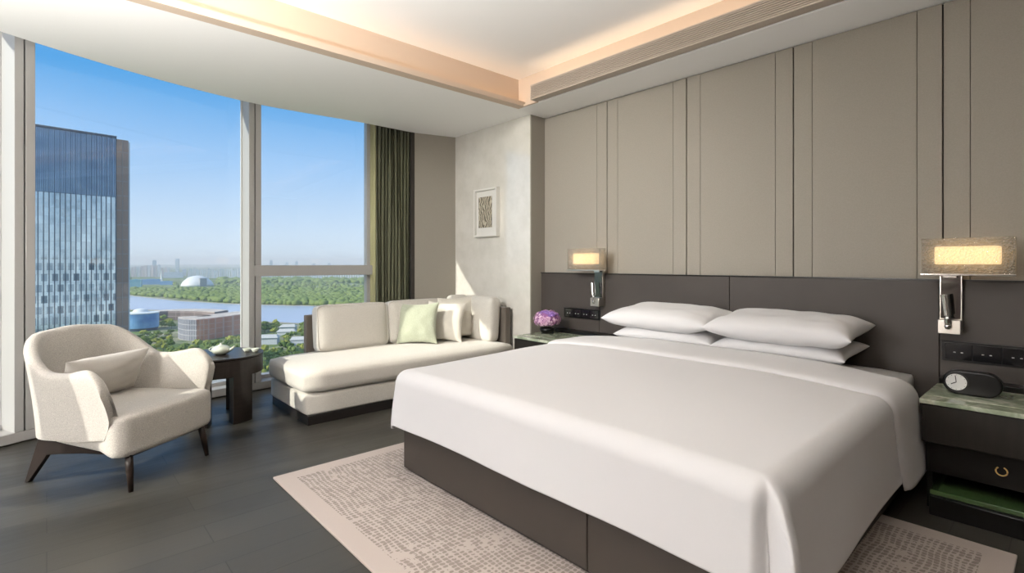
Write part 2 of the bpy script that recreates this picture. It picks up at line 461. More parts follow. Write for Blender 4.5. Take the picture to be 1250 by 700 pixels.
def mullion(y, parent, w=.116, d=.17, half=None):
    c = SP(y); n = Sn(y); t = Vector((-n.y, n.x)); t = t if t.y > 0 else -t
    for k, (a, b) in enumerate(((-w / 2, -.006), (.004, w / 2))):
        mm = (a + b) / 2; cc = c + t * mm + n * (d / 2)
        q = MB(); q.obox(cc, t, n, (b - a) / 2, d / 2, .08, 3.0); q.build('mullion', M['metal_frame'], parent, bevel=.002, seg=1)
    q = MB(); cc = c + n * (d / 2 + .01); q.obox(cc, t, n, .006, d / 2 - .015, .08, 3.0)
    q.build('gasket', M['frame_dark'], parent)
    q = MB(); cc = c + n * (d + .01); q.obox(cc, t, n, w / 2 + .010, .012, .08, 3.0); q.build('glazing_bead', M['bead'], parent)
for i in range(4):
    ya, yb = nodes[i], nodes[i + 1]
    a = SP(ya, .19); b = SP(yb, .19)
    w = MB(); t = (b - a).normalized(); n = Vector((-t.y, t.x)); n = n if n.x < 0 else -n
    mid = (a + b) / 2; L = (b - a).length / 2
    w.obox(mid + n * .01, t, n, L, .028, .08, .115); w.obox(mid + n * .01, t, n, L, .028, 2.95, 3.0)
    fr = w.build('window_%d' % (i + 1), M['metal_frame']); tag(fr, kind='structure')
    w = MB(); w.obox(mid + n * .012, t, n, L, .006, .10, 2.97); w.build('pane', M['glass'], fr)
    if i == 3:
        w = MB(); m2 = (SP(ya, .085) + SP(yb, .085)) / 2; w.obox(m2, t, n, L, .085, 1.125, 1.232); w.build('transom', M['metal_frame'], fr, bevel=.003, seg=1)
    if i > 0: mullion(ya, fr)
    if i == 3:
        c = SP(yb); nn = Sn(yb); w = MB(); w.obox(c + nn * .12, (-nn.y, nn.x), nn, .03, .055, .08, 3.0); w.build('jamb', M['metal_frame'], fr, bevel=.002, seg=1)
# facade beyond the curtain is closed
mb = MB(); a = SP(2.74, .22); mb.prism([(a.x, a.y), (a.x - .05, a.y), (-5.95, 3.4), (-5.6, 3.4)], 0, 3.0); struct('wall_behind_curtain', mb, M['panel_gap'])
def sm(a, b, x): x = max(0, min(1, (x - a) / (b - a))); return x * x * (3 - 2 * x)
# ------------------------------------------------------------------ ceiling grille
g = thing('ceiling_grille', 'long beige slotted air grille along the raised ceiling edge', 'air grille', (-3.476, 3.40, ZC))
gx1 = TX1
mb = MB()
mb.box((-3.476, 3.389, ZC), (gx1, 3.474, ZC + .012)); mb.box((-3.476, 3.389, ZC + .128), (gx1, 3.41, ZC + .14)); mb.box((-3.476, 3.389, ZC), (-3.470, 3.474, ZC + .14))
M['grille'] = plain('beige_grille_paint', (.42, .36, .30), .5)
M['grille_dark'] = plain('grille_shadow_gap', (.10, .07, .05), .7)
mb.build('frame', M['grille'], g)
mb = MB(); mb.box((-3.47, 3.402, ZC + .012), (gx1, 3.408, ZC + .128)); mb.build('backing', M['grille_dark'], g)
for k in range(8):
    z = ZC + .016 + k * .0143
    mb = MB(); mb.box((-3.47, 3.389, z), (gx1, 3.400, z + .0088)); mb.build('slat', M['grille'], g)

# ------------------------------------------------------------------ curtain
def pleats(y0, y1, x0, amp, n, name, m, parent, z0=.03, z1=ZC + .08, per=9, back=.0):
    V = []; N = n * per
    for z in (z0, .5, 1.0, 1.6, 2.2, z1):
        for i in range(N + 1):
            f = i / N; y = y0 + (y1 - y0) * f
            x = x0 + amp * math.sin(2 * PI * n * f) * (1 + .25 * math.sin(z * 1.3 + i * .3)) + .012 * math.sin(z * 2 + f * 9)
            V.append((x, y + .006 * math.sin(4 * PI * n * f), z))
    o = mesh(name, V, grid_faces(6, N + 1), m, parent, smooth=True)
    md = o.modifiers.new('thick', 'SOLIDIFY'); md.thickness = .004
    return o
cu = thing('curtain', 'dark olive pleated drape hanging in the corner beside the window', 'curtain', (-5.36, 2.95, .03))
pleats(2.74, 3.185, -5.318, .034, 11, 'drape', M['curtain'], cu)
V = []; lead = fabric('olive_drape_sunlit', (.42, .40, .22), 300, .08, .2, .2)  # paler copy of the drape, sunlight on this edge put into its colour
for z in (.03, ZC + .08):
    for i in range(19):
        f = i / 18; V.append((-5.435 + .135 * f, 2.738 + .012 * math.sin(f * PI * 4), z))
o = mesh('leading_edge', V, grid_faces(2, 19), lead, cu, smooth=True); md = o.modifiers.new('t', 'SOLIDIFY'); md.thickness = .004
o['label'] = 'front edge of the drape, painted a sunlit yellow-green'
mb = MB(); mb.box((-5.37, 2.74, ZC + .085), (-5.29, 3.2, ZC + .10)); mb.build('curtain_rail', M['satin'], cu)

# ------------------------------------------------------------------ rug
rg = MB(); cx, cy = -1.65, 2.01
rg.box((cx - 1.48, cy - 1.04, .001), (cx + 1.48, cy + 1.04, .014))
o = rg.build('rug', M['rug'], loc=(cx, cy, 0), bevel=.004); tag(o, 'pinkish beige patterned rug with a plain border under the bed', 'rug')

# ------------------------------------------------------------------ bed
BX0, BX1, BY0, BY1 = -2.715, -.635, 1.585, 3.86
bed = thing('bed', 'king bed with grey-taupe upholstered base standing on the rug', 'bed', (-1.675, 2.7, .014))
def base_panel(a, b, name='base_panel', zz=(.030, .325)):
    mb = MB(); mb.box((a[0], a[1], zz[0]), (b[0], b[1], zz[1])); return mb.build(name, M['bedbase'], bed, bevel=.006)
th = .045
xs = [BX0, BX0 + .62, BX0 + 1.46, BX1]
xs = [BX0, -1.305, BX1]
for a, b in zip(xs, xs[1:]): base_panel((a + .0015, BY0), (b - .0015, BY0 + th))
base_panel((BX0, BY0 + th + .002), (BX0 + th, BY1)); base_panel((BX1 - th, BY0 + th + .002), (BX1, BY1))
mb = MB(); mb.box((BX0 + .02, BY0 + .02, .014), (BX1 - .02, BY1 - .02, .034)); mb.build('plinth', M['plinth'], bed)
mb = MB(); mb.box((BX0 + th, BY0 + th, .2), (BX1 - th, BY1, .30)); mb.build('slat_deck', M['plinth'], bed)
V, F = softbox((-1.675, 2.73, .455), (2.08, 2.26, .32), .07, (.0, 0, .012), 16)
mesh('mattress', V, F, M['sheet'], bed, smooth=True)

# ------------------------------------------------------------------ duvet
DX0, DX1, DY0, DY1 = -2.785, -.572, 1.535, 3.30
def ztop(x, y):
    ex = abs((x - (DX0 + DX1) / 2) / ((DX1 - DX0) / 2)); fy = max(0, min(1, (y - DY0) / 1.3)); fy = fy * fy * (3 - 2 * fy)
    return .612 + .055 * (1 - min(1, ex) ** 3) * (.25 + .75 * fy) + .012 * fy
R0 = .085
def cloth_pt(a, b, lift=0, hem=None):
    """a, b: sheet coordinates measured from the flat inner rectangle; returns a draped point"""
    ix0, ix1, iy0 = DX0 + R0, DX1 - R0, DY0 + R0
    qx = max(ix0, min(ix1, a)); qy = max(iy0, b); dx, dy = a - qx, b - qy
    e = max(abs(dx), abs(dy)); L = math.hypot(dx, dy)
    zt = ztop(qx, qy)
    wr = .004 * noise.noise(Vector((a * 1.6, b * 1.6, 0))) + .0022 * noise.noise(Vector((a * 5, b * 5, 3)))
    if e < 1e-9: return Vector((a, b, zt + lift + wr))
    d = Vector((dx / L, dy / L, 0)); R = R0 + lift
    cor = min(abs(dx), abs(dy)) / max(abs(dx), abs(dy))     # 1 on the corner diagonal
    # softly curved shoulder: ellipse-like, then vertical
    if e < R0 * PI / 2:
        t = e / R0; out = R * math.sin(t); z = zt - R0 * (1 - math.cos(t)) + lift * math.cos(t)
    else:
        dr = e - R0 * PI / 2; out = R + .014 * dr / .3; z = zt - R0 - dr
        k = min(1, dr / .3)
        out += .006 * k * math.sin((a * 3.1 + b * 2.3) * 2) + .010 * k * noise.noise(Vector((a * 1.3, b * 1.3, 7)))
        if cor > .02:
            out += .030 * k * cor
    p = Vector((qx, qy, 0)) + d * out; p.z = z + wr
    return p
def fold(p, a, b):
    # envelope fold at the foot corner nearest the window-less side
    return p
HF, HR, HL = .285, .185, .25
def drop(h, zt=.612): return R0 * PI / 2 + (zt - R0 - h)
eF, eR, eL = drop(HF), drop(HR, .612), drop(HL)
na, nbb = 110, 100
A = [DX0 + R0 - eL * (1 - i / 22) for i in range(22)] + [DX0 + R0 + (DX1 - DX0 - 2 * R0) * i / 60 for i in range(60)] + [DX1 - R0 + eR * i / 56 for i in range(57)]
B = [DY0 + R0 - eF * (1 - i / 56) for i in range(56)] + [DY0 + R0 + (DY1 - DY0 - R0) * i / 56 for i in range(57)]
V = []
for a in A:
    for b in B:
        p = cloth_pt(a, b)
        # right-foot corner: right side cloth hangs lower and laps past the foot side
        dx = a - (DX1 - R0); dy = (DY0 + R0) - b
        if dx > 0 and dy > 0:
            t = math.atan2(dy, dx) / (PI / 2)        # 0 right side .. 1 foot side
            e = max(dx / eR, dy / eF)
            k = sm(.04, .55, e)
            bulge = .07 * sm(-.1, .38, t) * (1 - sm(.40, .45, t)) - .038 * sm(.40, .45, t) * (1 - sm(.52, .95, t))
            d = Vector((dx, -dy, 0)).normalized()
            p += d * bulge * k
        V.append(p)
F = grid_faces(len(A), len(B))
du = mesh('duvet', V, F, M['linen'], loc=(-1.675, 2.5, .6), smooth=True)
md = du.modifiers.new('t', 'SOLIDIFY'); md.thickness = .012; md.offset = -1
tag(du, 'smooth white duvet draped over the king bed', 'duvet')
# turned-back band near the pillows
V = []; nb = 14; eR2, eL2 = drop(.215, .68) , drop(.2, .68)
A2 = [DX0 + R0 - eL2 * (1 - i / 22) for i in range(22)] + [DX0 + R0 + (DX1 - DX0 - 2 * R0) * i / 60 for i in range(60)] + [DX1 - R0 + eR2 * i / 28 for i in range(29)]
for a in A2:
    side = max(0, a - (DX1 - R0)) / eR2
    y0 = 2.86 - .05 * math.sin((a - DX0) / (DX1 - DX0) * PI) * (1 if side == 0 else 0) + .16 * side; y1 = 3.275 + .21 * side
    for j in range(nb + 1):
        b = y0 + (y1 - y0) * j / nb
        lf = .012 + .012 * math.sin(PI * min(1, j / 3) / 2)
        if j == 0: lf = .003
        V.append(cloth_pt(a, b, lf))
o = mesh('turned_back_band', V, grid_faces(len(A2), nb + 1), M['linen'], du, smooth=True)
md = o.modifiers.new('t', 'SOLIDIFY'); md.thickness = .006; md.offset = -1

# ------------------------------------------------------------------ bed pillows
def bed_pillow(x, y, z, w, d, t, rx, rz, ry, lab, seed):
    V, F = pillow_vf(w, d, t, 30, .16, 4.4, seed=seed, wr=.006)
    Mx = Matrix.Translation((0, 0, 0)) @ Matrix.Rotation(rz, 4, 'Z') @ Matrix.Rotation(rx, 4, 'X') @ Matrix.Rotation(ry, 4, 'Y')
    V = xform(V, Mx); V = [(a + x, b + y, c + z) for a, b, c in V]
    o = mesh('bed_pillow', V, F, M['linen'], loc=(x, y, z - t / 2), smooth=True, sub=1)
    tag(o, lab, 'pillow', 'white sleeping pillows in two stacks against the headboard'); return o
bed_pillow(-2.07, 3.585, .712, .81, .52, .135, .07, 0, 0, 'white pillow, lower one of the stack nearest the flowers', 1)
bed_pillow(-1.275, 3.575, .712, .80, .52, .135, .07, 0, 0, 'white pillow, lower one of the stack nearest the alarm clock', 2)
bed_pillow(-2.125, 3.55, .840, .89, .52, .165, .10, 0, 0, 'plump white pillow on top of the stack nearest the flowers', 3)
bed_pillow(-1.275, 3.54, .842, .88, .52, .17, .10, 0, 0, 'plump white pillow on top of the stack nearest the alarm clock', 4)

# ------------------------------------------------------------------ headboard
hb = thing('headboard', 'wide dark taupe leather headboard panelling behind the bed and nightstands', 'headboard', (-1.675, 3.90, 0))
for a, b in zip([-3.81, -3.04, -1.79, -.542, .706, XR - .01], [-3.04, -1.79, -.542, .706, XR - .01]):
    mb = MB(); mb.box((a + .0015, 3.872, .02), (b - .0015, 3.93, 1.150)); mb.build('panel', M['head'], hb, bevel=.004)
mb = MB(); mb.box((-3.812, 3.868, 1.150), (XR - .01, 3.932, 1.158)); mb.build('top_rail', M['ns_black'], hb)

# ------------------------------------------------------------------ sconces
def pebbled():
    m, nt, b, out = new_mat('pebbled_clear_glass'); nt.nodes.remove(b)
    tr = nt.nodes.new('ShaderNodeBsdfTransparent'); gl = nt.nodes.new('ShaderNodeBsdfGlossy'); mx = nt.nodes.new('ShaderNodeMixShader')
    df = nt.nodes.new('ShaderNodeBsdfTranslucent'); mx2 = nt.nodes.new('ShaderNodeMixShader')
    gl.inputs['Roughness'].default_value = .08; tr.inputs[0].default_value = (.96, .96, .94, 1); df.inputs[0].default_value = (.9, .88, .84, 1)
    v = texco(nt); vo = nt.nodes.new('ShaderNodeTexVoronoi'); vo.inputs['Scale'].default_value = 90; nt.links.new(v, vo.inputs['Vector'])
    bn = nt.nodes.new('ShaderNodeBump'); bn.inputs['Strength'].default_value = 1; bn.inputs['Distance'].default_value = .01
    nt.links.new(vo.outputs['Distance'], bn.inputs['Height']); nt.links.new(bn.outputs[0], gl.inputs['Normal'])
    f = ramp(nt, vo.outputs['Distance'], [(.1, (.04,) * 3), (.6, (.24,) * 3)])
    nt.links.new(f, mx.inputs[0]); nt.links.new(tr.outputs[0], mx.inputs[1]); nt.links.new(gl.outputs[0], mx.inputs[2])
    mx2.inputs[0].default_value = .22; nt.links.new(mx.outputs[0], mx2.inputs[1]); nt.links.new(df.outputs[0], mx2.inputs[2])
    nt.links.new(mx2.outputs[0], out.inputs[0]); return m
M['pebble'] = pebbled()
def sconce(bx, sgn, lab):
    """bx: bracket centre x; the glass shade reaches away from the bed (sgn)"""
    t = thing('wall_sconce', lab, 'wall lamp', (bx, 3.872, .85), 0, 'glass sconces on the headboard')
    mb = MB(); mb.box((bx - .050, 3.835, .852), (bx + .050, 3.871, 1.19)); mb.build('backplate', M['satin'], t, bevel=.002)
    mb = MB(); mb.box((bx - .043, 3.826, .935), (bx + .043, 3.836, 1.188)); mb.build('inset', M['smoked_mirror'], t, bevel=.001)
    mb = MB(); mb.box((bx - .050, 3.775, .852), (bx + .050, 3.836, .93)); mb.build('lamp_block', M['satin'], t, bevel=.003)
    # glass shade
    x0, x1 = (bx - .112, bx + .272) if sgn > 0 else (bx - .272, bx + .112)
    y0, y1, z0, z1 = 3.70, 3.80, 1.195, 1.392
    for k, (a, b) in enumerate((((x0, y0, z0), (x1, y0 + .012, z1)), ((x0, y1 - .012, z0), (x1, y1, z1)), ((x0, y0 + .012, z0), (x0 + .012, y1 - .012, z1)), ((x1 - .012, y0 + .012, z0), (x1, y1 - .012, z1)))):
        mb = MB(); mb.box(a, b); mb.build('glass_panel', M['pebble'], t, bevel=.002)
    mb = MB(); mb.box((x0 - .004, y0 - .004, z0 - .012), (x1 + .004, y1 + .004, z0 - .001)); mb.build('tray', M['chrome'], t, bevel=.002)
    mb = MB(); mb.box((bx - .03, 3.80, 1.17), (bx + .03, 3.84, 1.183)); mb.build('arm', M['chrome'], t)
    c = (x0 + x1) / 2; mb = MB(); mb.box((c - .137, 3.722, 1.246), (c + .137, 3.778, 1.345)); o = mb.build('lampshade', M['bulb_warm'], t, bevel=.008); o['label'] = 'glowing warm inner shade'
    mb = MB(); mb.lathe([(.006, 0), (.006, .05)], (c, 3.75, 1.195), 12); mb.build('stem', M['chrome'], t)
    # reading light
    mb = MB(); mb.lathe([(.0, 0), (.014, .002), (.016, .01), (.016, .035), (.012, .045), (.012, .05)], (bx - .004, 3.765, .905), 16); r = mb.build('reading_light', M['chrome'], t, smooth=False)
    mb = MB(); mb.tube([(bx - .004, 3.765, .955), (bx - .016, 3.764, 1.075)], .0205, 20); mb.build('barrel', M['chrome'], r, bevel=.002)
    mb = MB(); mb.lathe([(.0, -.018), (.012, -.014), (.018, 0), (.012, .014), (0, .018)], (bx - .004, 3.768, .895), 16); mb.build('ball_joint', M['chrome'], r, smooth=True)
    return t
sconce(-.487, 1, 'lit glass box wall lamp with reading light above the alarm clock')
sconce(-3.018, -1, 'lit glass box wall lamp with reading light above the flowers')

# ------------------------------------------------------------------ switch panels
def switch_panel(x0, x1, z0, z1, lab, n):
    t = thing('switch_panel', lab, 'switch panel', ((x0 + x1) / 2, 3.872, z0), 0, 'black switch and socket panels')
    mb = MB(); mb.box((x0, 3.862, z0), (x1, 3.872, z1)); mb.build('frame', M['ns_black'], t, bevel=.0015)
    w = (x1 - x0 - .03) / n
    for k in range(n):
        a = x0 + .015 + k * w; mb = MB(); mb.box((a + .002, 3.857, z0 + .012), (a + w - .002, 3.863, z1 - .012)); q = mb.build('switch_module', M['black_glass'], t, bevel=.001)
        mb = MB(); zc = (z0 + z1) / 2 - .004
        for d in (-.016, .016):
            mb = MB(); mb.box((a + w / 2 + d - .005, 3.8563, zc - .002), (a + w / 2 + d + .005, 3.8573, zc + .002)); mb.build('marking', M['white_print'], q)
switch_panel(-.532, .10, .688, .803, 'black switch panel set into the headboard above the alarm clock', 5)
switch_panel(-3.478, -3.023, .712, .811, 'short black socket panel set into the headboard beside the flowers', 4)

# ------------------------------------------------------------------ nightstands
M['green_glass'] = plain('bottle_green_glass_shelf', (.045, .085, .03), .10, spec=.6)
def nightstand(x0, x1, lab, inner):
    t = thing('nightstand', lab, 'nightstand', ((x0 + x1) / 2, 3.55, 0), 0, 'nightstands either side of the bed')
    y0, y1 = 3.262, 3.868
    mb = MB(); mb.box((x0, y0 + .012, .355), (x1, y1, .548)); mb.build('cabinet_body', M['ns_wood'], t, bevel=.003)
    mb = MB(); mb.box((x0 + .002, y0, .36), (x1 - .002, y0 + .011, .545)); d = mb.build('drawer_front', M['ns_wood'], t, bevel=.003)
    # stone top in two slabs with a dark joint
    mb = MB(); mb.box((x0 - .006, y0 - .012, .55), (x1 + .006, y0 + .100, .572)); mb.build('stone_top', M['green'], t, bevel=.002)
    mb = MB(); mb.box((x0 - .006, y0 + .114, .55), (x1 + .006, y1 - .12, .572)); mb.build('stone_top', M['green'], t, bevel=.002)
    mb = MB(); mb.box((x0, y1 - .118, .55), (x1, y1, .600)); mb.build('back_rail', M['ns_black'], t, bevel=.002)
    mb = MB(); mb.box((x0 + .01, y0 + .06, .195), (x1 - .01, y1, .35)); dr = mb.build('lower_drawer', M['ns_black'], t, bevel=.003)
    # ring pull
    cxr = x0 + .29 if inner > 0 else x1 - .29; P = []
    for k in range(25):
        a = PI * .70 + (2 * PI * .84) * k / 24; P.append((cxr + .020 * math.cos(a), y0 + .052, .275 + .020 * math.sin(a)))
    mb = MB(); mb.tube(P, .0032, 8); q = mb.build('ring_pull', M['brass'], dr, smooth=True); q['label'] = 'small brass C-shaped pull'
    for xx in (x0 + .006, x1 - .03):
        mb = MB(); mb.box((xx, y0 + .10, .0), (xx + .024, y1, .354)); mb.build('side_panel', M['ns_black'], t, bevel=.002)
    mb = MB(); mb.box((x0 + .032, y0 + .02, .095), (x1 - .032, y1 - .01, .118)); mb.build('glass_shelf', M['green_glass'], t, bevel=.002)
    mb = MB(); mb.box((x0 + .032, y0 - .005, .0), (x1 - .032, y1 - .01, .092)); mb.build('plinth', M['ns_black'], t, bevel=.003)
    return t
nightstand(-.528, .215, 'dark nightstand with green stone top carrying the alarm clock', 1)
nightstand(-3.565, -2.83, 'dark nightstand with green stone top carrying the flowers', -1)

# ------------------------------------------------------------------ alarm clock
ck = thing('alarm_clock', 'black pill-shaped alarm clock with white dial on the nightstand', 'clock', (-.365, 3.52, .572), 0)
cr = 0.10
def stadium(w, h, n=14):
    r = h / 2; P = []
    for k in range(n + 1): a = -PI / 2 + PI * k / n; P.append((w / 2 - r + r * math.cos(a), r * math.sin(a)))
    for k in range(n + 1): a = PI / 2 + PI * k / n; P.append((-w / 2 + r + r * math.cos(a), r * math.sin(a)))
    return P
def xz_prism(P, cx, cz, y0, y1):
    n = len(P); mb = MB()
    return mb.add([(cx + x, y0, cz + z) for x, z in P] + [(cx + x, y1, cz + z) for x, z in P], [tuple(range(n)), tuple(range(n, 2 * n))[::-1]] + [(i, (i + 1) % n, n + (i + 1) % n, n + i) for i in range(n)])
xz_prism(stadium(.232, .124), -.362, .634, 3.495, 3.55).build('body', M['ns_black'], ck, bevel=.008, seg=3)
circ = [(math.cos(2 * PI * k / 32), math.sin(2 * PI * k / 32)) for k in range(32)]
ccx, ccz = -.421, .636
xz_prism([(x * .048, z * .048) for x, z in circ], ccx, ccz, 3.491, 3.495).build('bezel', M['ns_black'], ck)
dial = xz_prism([(x * .042, z * .042) for x, z in circ], ccx, ccz, 3.489, 3.491).build('dial', plain('white_dial', (.75, .75, .73), .5), ck)
def hand(a, L, w):
    mb = MB(); dx, dz = math.sin(a), math.cos(a); nx, nz = dz, -dx
    P = [(ccx - nx * w, ccz - nz * w), (ccx + nx * w, ccz + nz * w), (ccx + dx * L + nx * w, ccz + dz * L + nz * w), (ccx + dx * L - nx * w, ccz + dz * L - nz * w)]
    mb.add([(x, 3.4868, z) for x, z in P] + [(x, 3.4885, z) for x, z in P], [(0, 1, 2, 3), (7, 6, 5, 4), (0, 1, 5, 4), (1, 2, 6, 5), (2, 3, 7, 6), (3, 0, 4, 7)]); mb.build('hand', M['ns_black'], dial)
hand(-.12, .034, .0016); hand(-2.1, .024, .002)
mb = MB()
for k in range(12):
    a = k * PI / 6; mb.box((ccx + .037 * math.sin(a) - .0012, 3.4878, ccz + .037 * math.cos(a) - .0012), (ccx + .037 * math.sin(a) + .0012, 3.489, ccz + .037 * math.cos(a) + .0012))
mb.build('hour_marks', M['ns_black'], dial)

# ------------------------------------------------------------------ flowers
fx, fy = -3.46, 3.60
fl_ = thing('flower_bowl', 'round mound of pink and purple hydrangea in a dark bowl', 'flowers', (fx, fy, .572))
MB().lathe([(.0, .0), (.045, .0), (.060, .012), (.072, .035), (.070, .055), (.064, .055), (.064, .05), (0, .05)], (fx, fy, .572), 28).build('bowl', M['ns_black'], fl_, smooth=True)
def petalmat(n, a, b):
    m, nt, bb, out = new_mat(n); g = nt.nodes.new('ShaderNodeNewGeometry')
    c = ramp(nt, g.outputs['Random Per Island'], [(0, a), (1, b)]); nt.links.new(c, bb.inputs['Base Color']); bb.inputs['Roughness'].default_value = .7; return m
pm = petalmat('pink_lilac_petals', (.42, .18, .36), (.80, .58, .72)); pv = petalmat('violet_petals', (.22, .11, .42), (.48, .30, .66))
rnd = random.Random(3); A1 = MB(); A2_ = MB()
for k in range(330):
    zc = rnd.uniform(-.55, 1); a = rnd.uniform(0, 2 * PI); rr = math.sqrt(max(0, 1 - zc * zc)); n_ = Vector((rr * math.cos(a), rr * math.sin(a), zc))
    c = Vector((fx, fy, .712)) + Vector((n_.x * .128, n_.y * .128, n_.z * .086)) * rnd.uniform(.9, 1.03)
    t1 = n_.cross(Vector((.3, .2, .9))).normalized(); t2 = n_.cross(t1); sz = rnd.uniform(.009, .013); a0 = rnd.uniform(0, PI)
    tgt = A2_ if (n_.dot(Vector((.2, -.45, .75)).normalized()) > .90 or (n_.x > .5 and n_.z > .4)) else A1
    V = [tuple(c)]; F = []
    for q in range(4):
        aa = a0 + q * PI / 2; u = t1 * math.cos(aa) + t2 * math.sin(aa); w = t1 * -math.sin(aa) + t2 * math.cos(aa)
        i = len(V); V += [tuple(c + u * sz * .7 + w * sz * .55 + n_ * .003), tuple(c + u * sz * 1.35 + n_ * .006), tuple(c + u * sz * .7 - w * sz * .55 + n_ * .003)]
        F.append((0, i, i + 1, i + 2))
    tgt.add(V, F)
def nomerge(mb, name, m): return mb.build(name, m, fl_)
MB().lathe([(0, -.06), (.07, -.05), (.11, -.02), (.118, .01), (.10, .05), (.05, .078), (0, .082)], (fx, fy, .706), 20).build('flower_core', petalmat('mauve_core', (.28, .10, .26), (.3, .12, .3)), fl_, smooth=True)
o = nomerge(A1, 'pink_florets', pm); o['label'] = 'pink and lilac florets'; o = nomerge(A2_, 'violet_florets', pv); o['label'] = 'violet florets'

# ------------------------------------------------------------------ picture
pc = thing('picture_frame', 'small deep white framed picture hanging on the marble wall', 'picture', (-4.48, 3.72, 1.555))
x0, x1, z0, z1 = -4.705, -4.30, 1.555, 2.10
for a, b in (((x0, 3.665, z0), (x0 + .022, 3.7195, z1)), ((x1 - .022, 3.665, z0), (x1, 3.7195, z1)), ((x0 + .0221, 3.665, z0), (x1 - .0221, 3.7195, z0 + .022)), ((x0 + .0221, 3.665, z1 - .022), (x1 - .0221, 3.7195, z1))):
    mb = MB(); mb.box(a, b); mb.build('frame_side', M['art_white'], pc, bevel=.002)
mb = MB(); mb.box((x0 + .02, 3.695, z0 + .02), (x1 - .02, 3.7195, z1 - .02)); mb.build('mat_board', M['art_white'], pc)
def artmat():
    m, nt, b, out = new_mat('grey_gold_abstract_print'); v = texco(nt, (1, 1, 1)); w = nt.nodes.new('ShaderNodeTexWave')
    w.inputs['Scale'].default_value = 9; w.inputs['Distortion'].default_value = 14; w.inputs['Detail'].default_value = 4; nt.links.new(v, w.inputs['Vector'])
    c = ramp(nt, w.outputs['Fac'], [(.1, (.10, .09, .07)), (.4, (.26, .23, .17)), (.7, (.36, .32, .24)), (.95, (.48, .44, .35))]); nt.links.new(c, b.inputs['Base Color']); b.inputs['Roughness'].default_value = .6; return m
mb = MB(); mb.box((-4.640, 3.690, 1.66), (-4.405, 3.694, 2.01)); mb.build('print', artmat(), pc)
# ------------------------------------------------------------------ sofa (daybed with corner back)
SX0, SX1, SY0, SY1 = -4.83, -3.965, 1.475, 3.60
so = thing('daybed_sofa', 'cream upholstered corner daybed sofa below the window on a dark plinth', 'sofa', (-4.4, 2.5, 0))
mb = MB(); mb.box((SX0 + .02, SY0 + .012, 0), (SX1 - .008, SY1, .075)); mb.build('plinth', M['plinth'], so, bevel=.003)
V, F = softbox(((SX0 + SX1) / 2, (SY0 + SY1) / 2, .155), (SX1 - SX0, SY1 - SY0, .160), .018, (.004, .004, 0), 14); mesh('base', V, F, M['sofa'], so, smooth=True)
V, F = softbox(((SX0 + SX1) / 2 + .01, (SY0 + SY1) / 2 - .01, .333), (SX1 - SX0 + .03, SY1 - SY0 + .03, .180), .055, (.012, .012, .022), 18)
mesh('seat_cushion', V, F, M['sofa'], so, smooth=True)
mb = MB(); mb.box((-4.905, 1.795, .05), (-4.835, SY1 + .1, .765)); mb.build('back_panel', M['sofa_back'], so, bevel=.008, seg=3)
mb = MB(); mb.box((-4.835, 3.602, .05), (-4.07, 3.672, .785)); mb.build('arm_panel', M['sofa_back'], so, bevel=.008, seg=3)
def stand_cushion(name, c, s, tilt, rz, r=.05, crown=(.02, .03, .01), parent=so, m=None):
    V, F = softbox((0, 0, 0), s, r, crown, 14)
    Mx = Matrix.Translation(c) @ Matrix.Rotation(rz, 4, 'Z') @ Matrix.Rotation(tilt, 4, 'Y')
    o = mesh(name, xform(V, Mx), F, m or M['sofa'], parent, smooth=True)
    return o
# piping-edged back cushions, each leaning on the back panel (local x = thickness)
def back_cushion(y0, y1, zc, hh, x=-4.725, tilt=-.10):
    o = stand_cushion('back_cushion', (x, (y0 + y1) / 2, zc), (.15, y1 - y0, hh), tilt, 0, .045, (.028, .006, .008))
    # piping round the front face
    hw, hh2, r = (y1 - y0) / 2 - .004, hh / 2 - .004, .05; P = []
    for cx_, cz_, a0 in ((hw - r, hh2 - r, 0), (-hw + r, hh2 - r, PI / 2), (-hw + r, -hh2 + r, PI), (hw - r, -hh2 + r, 1.5 * PI)):
        for k in range(6): a = a0 + PI / 2 * k / 5; P.append((.062, cx_ + r * math.cos(a), cz_ + r * math.sin(a)))
    P.append(P[0]); Mx = Matrix.Translation((x, (y0 + y1) / 2, zc)) @ Matrix.Rotation(tilt, 4, 'Y')
    MB().tube(xform(P, Mx), .0045, 6, caps=False).build('piping', M['sofa'], o, smooth=True)
    return o
back_cushion(1.83, 2.545, .645, .425); back_cushion(2.555, 3.30, .650, .425)
# arm cushion on the marble side and the corner bolster behind it
o = stand_cushion('arm_cushion', (-4.385, 3.515, .655), (.145, .50, .47), -.08, PI / 2 + PI, .045, (.028, .008, .008))
o = stand_cushion('corner_cushion', (-4.70, 3.44, .66), (.15, .24, .46), -.06, .0, .05, (.02, .01, .01))

# ------------------------------------------------------------------ scatter pillows
def scatter(loc, w, t, face, lean, roll, m, lab, cat='cushion', h=None, seed=0, name='throw_pillow', pinch=.22, dz=0):
    """square pillow standing on its edge; face: plan direction (angle) its front looks to"""
    h = h or w; V, F = pillow_vf(w, h, t, 26, pinch, 2.2, seed=seed, wr=.006)
    Mx = Matrix.Rotation(face + PI / 2, 4, 'Z') @ Matrix.Rotation(PI / 2 - lean, 4, 'X') @ Matrix.Rotation(roll, 4, 'Z')
    V = xform(V, Mx); mz = min(v[2] for v in V); V = [(a + loc[0], b + loc[1], c - mz + loc[2]) for a, b, c in V]
    o = mesh(name, V, F, m, loc=loc, smooth=True, sub=1); tag(o, lab, cat, 'loose cushions'); return o
STOP = .437
scatter((-4.50, 2.79, STOP - .006), .43, .15, math.radians(-50), .30, .04, M['pillow_green'], 'pale green square cushion in front on the sofa seat', seed=5)
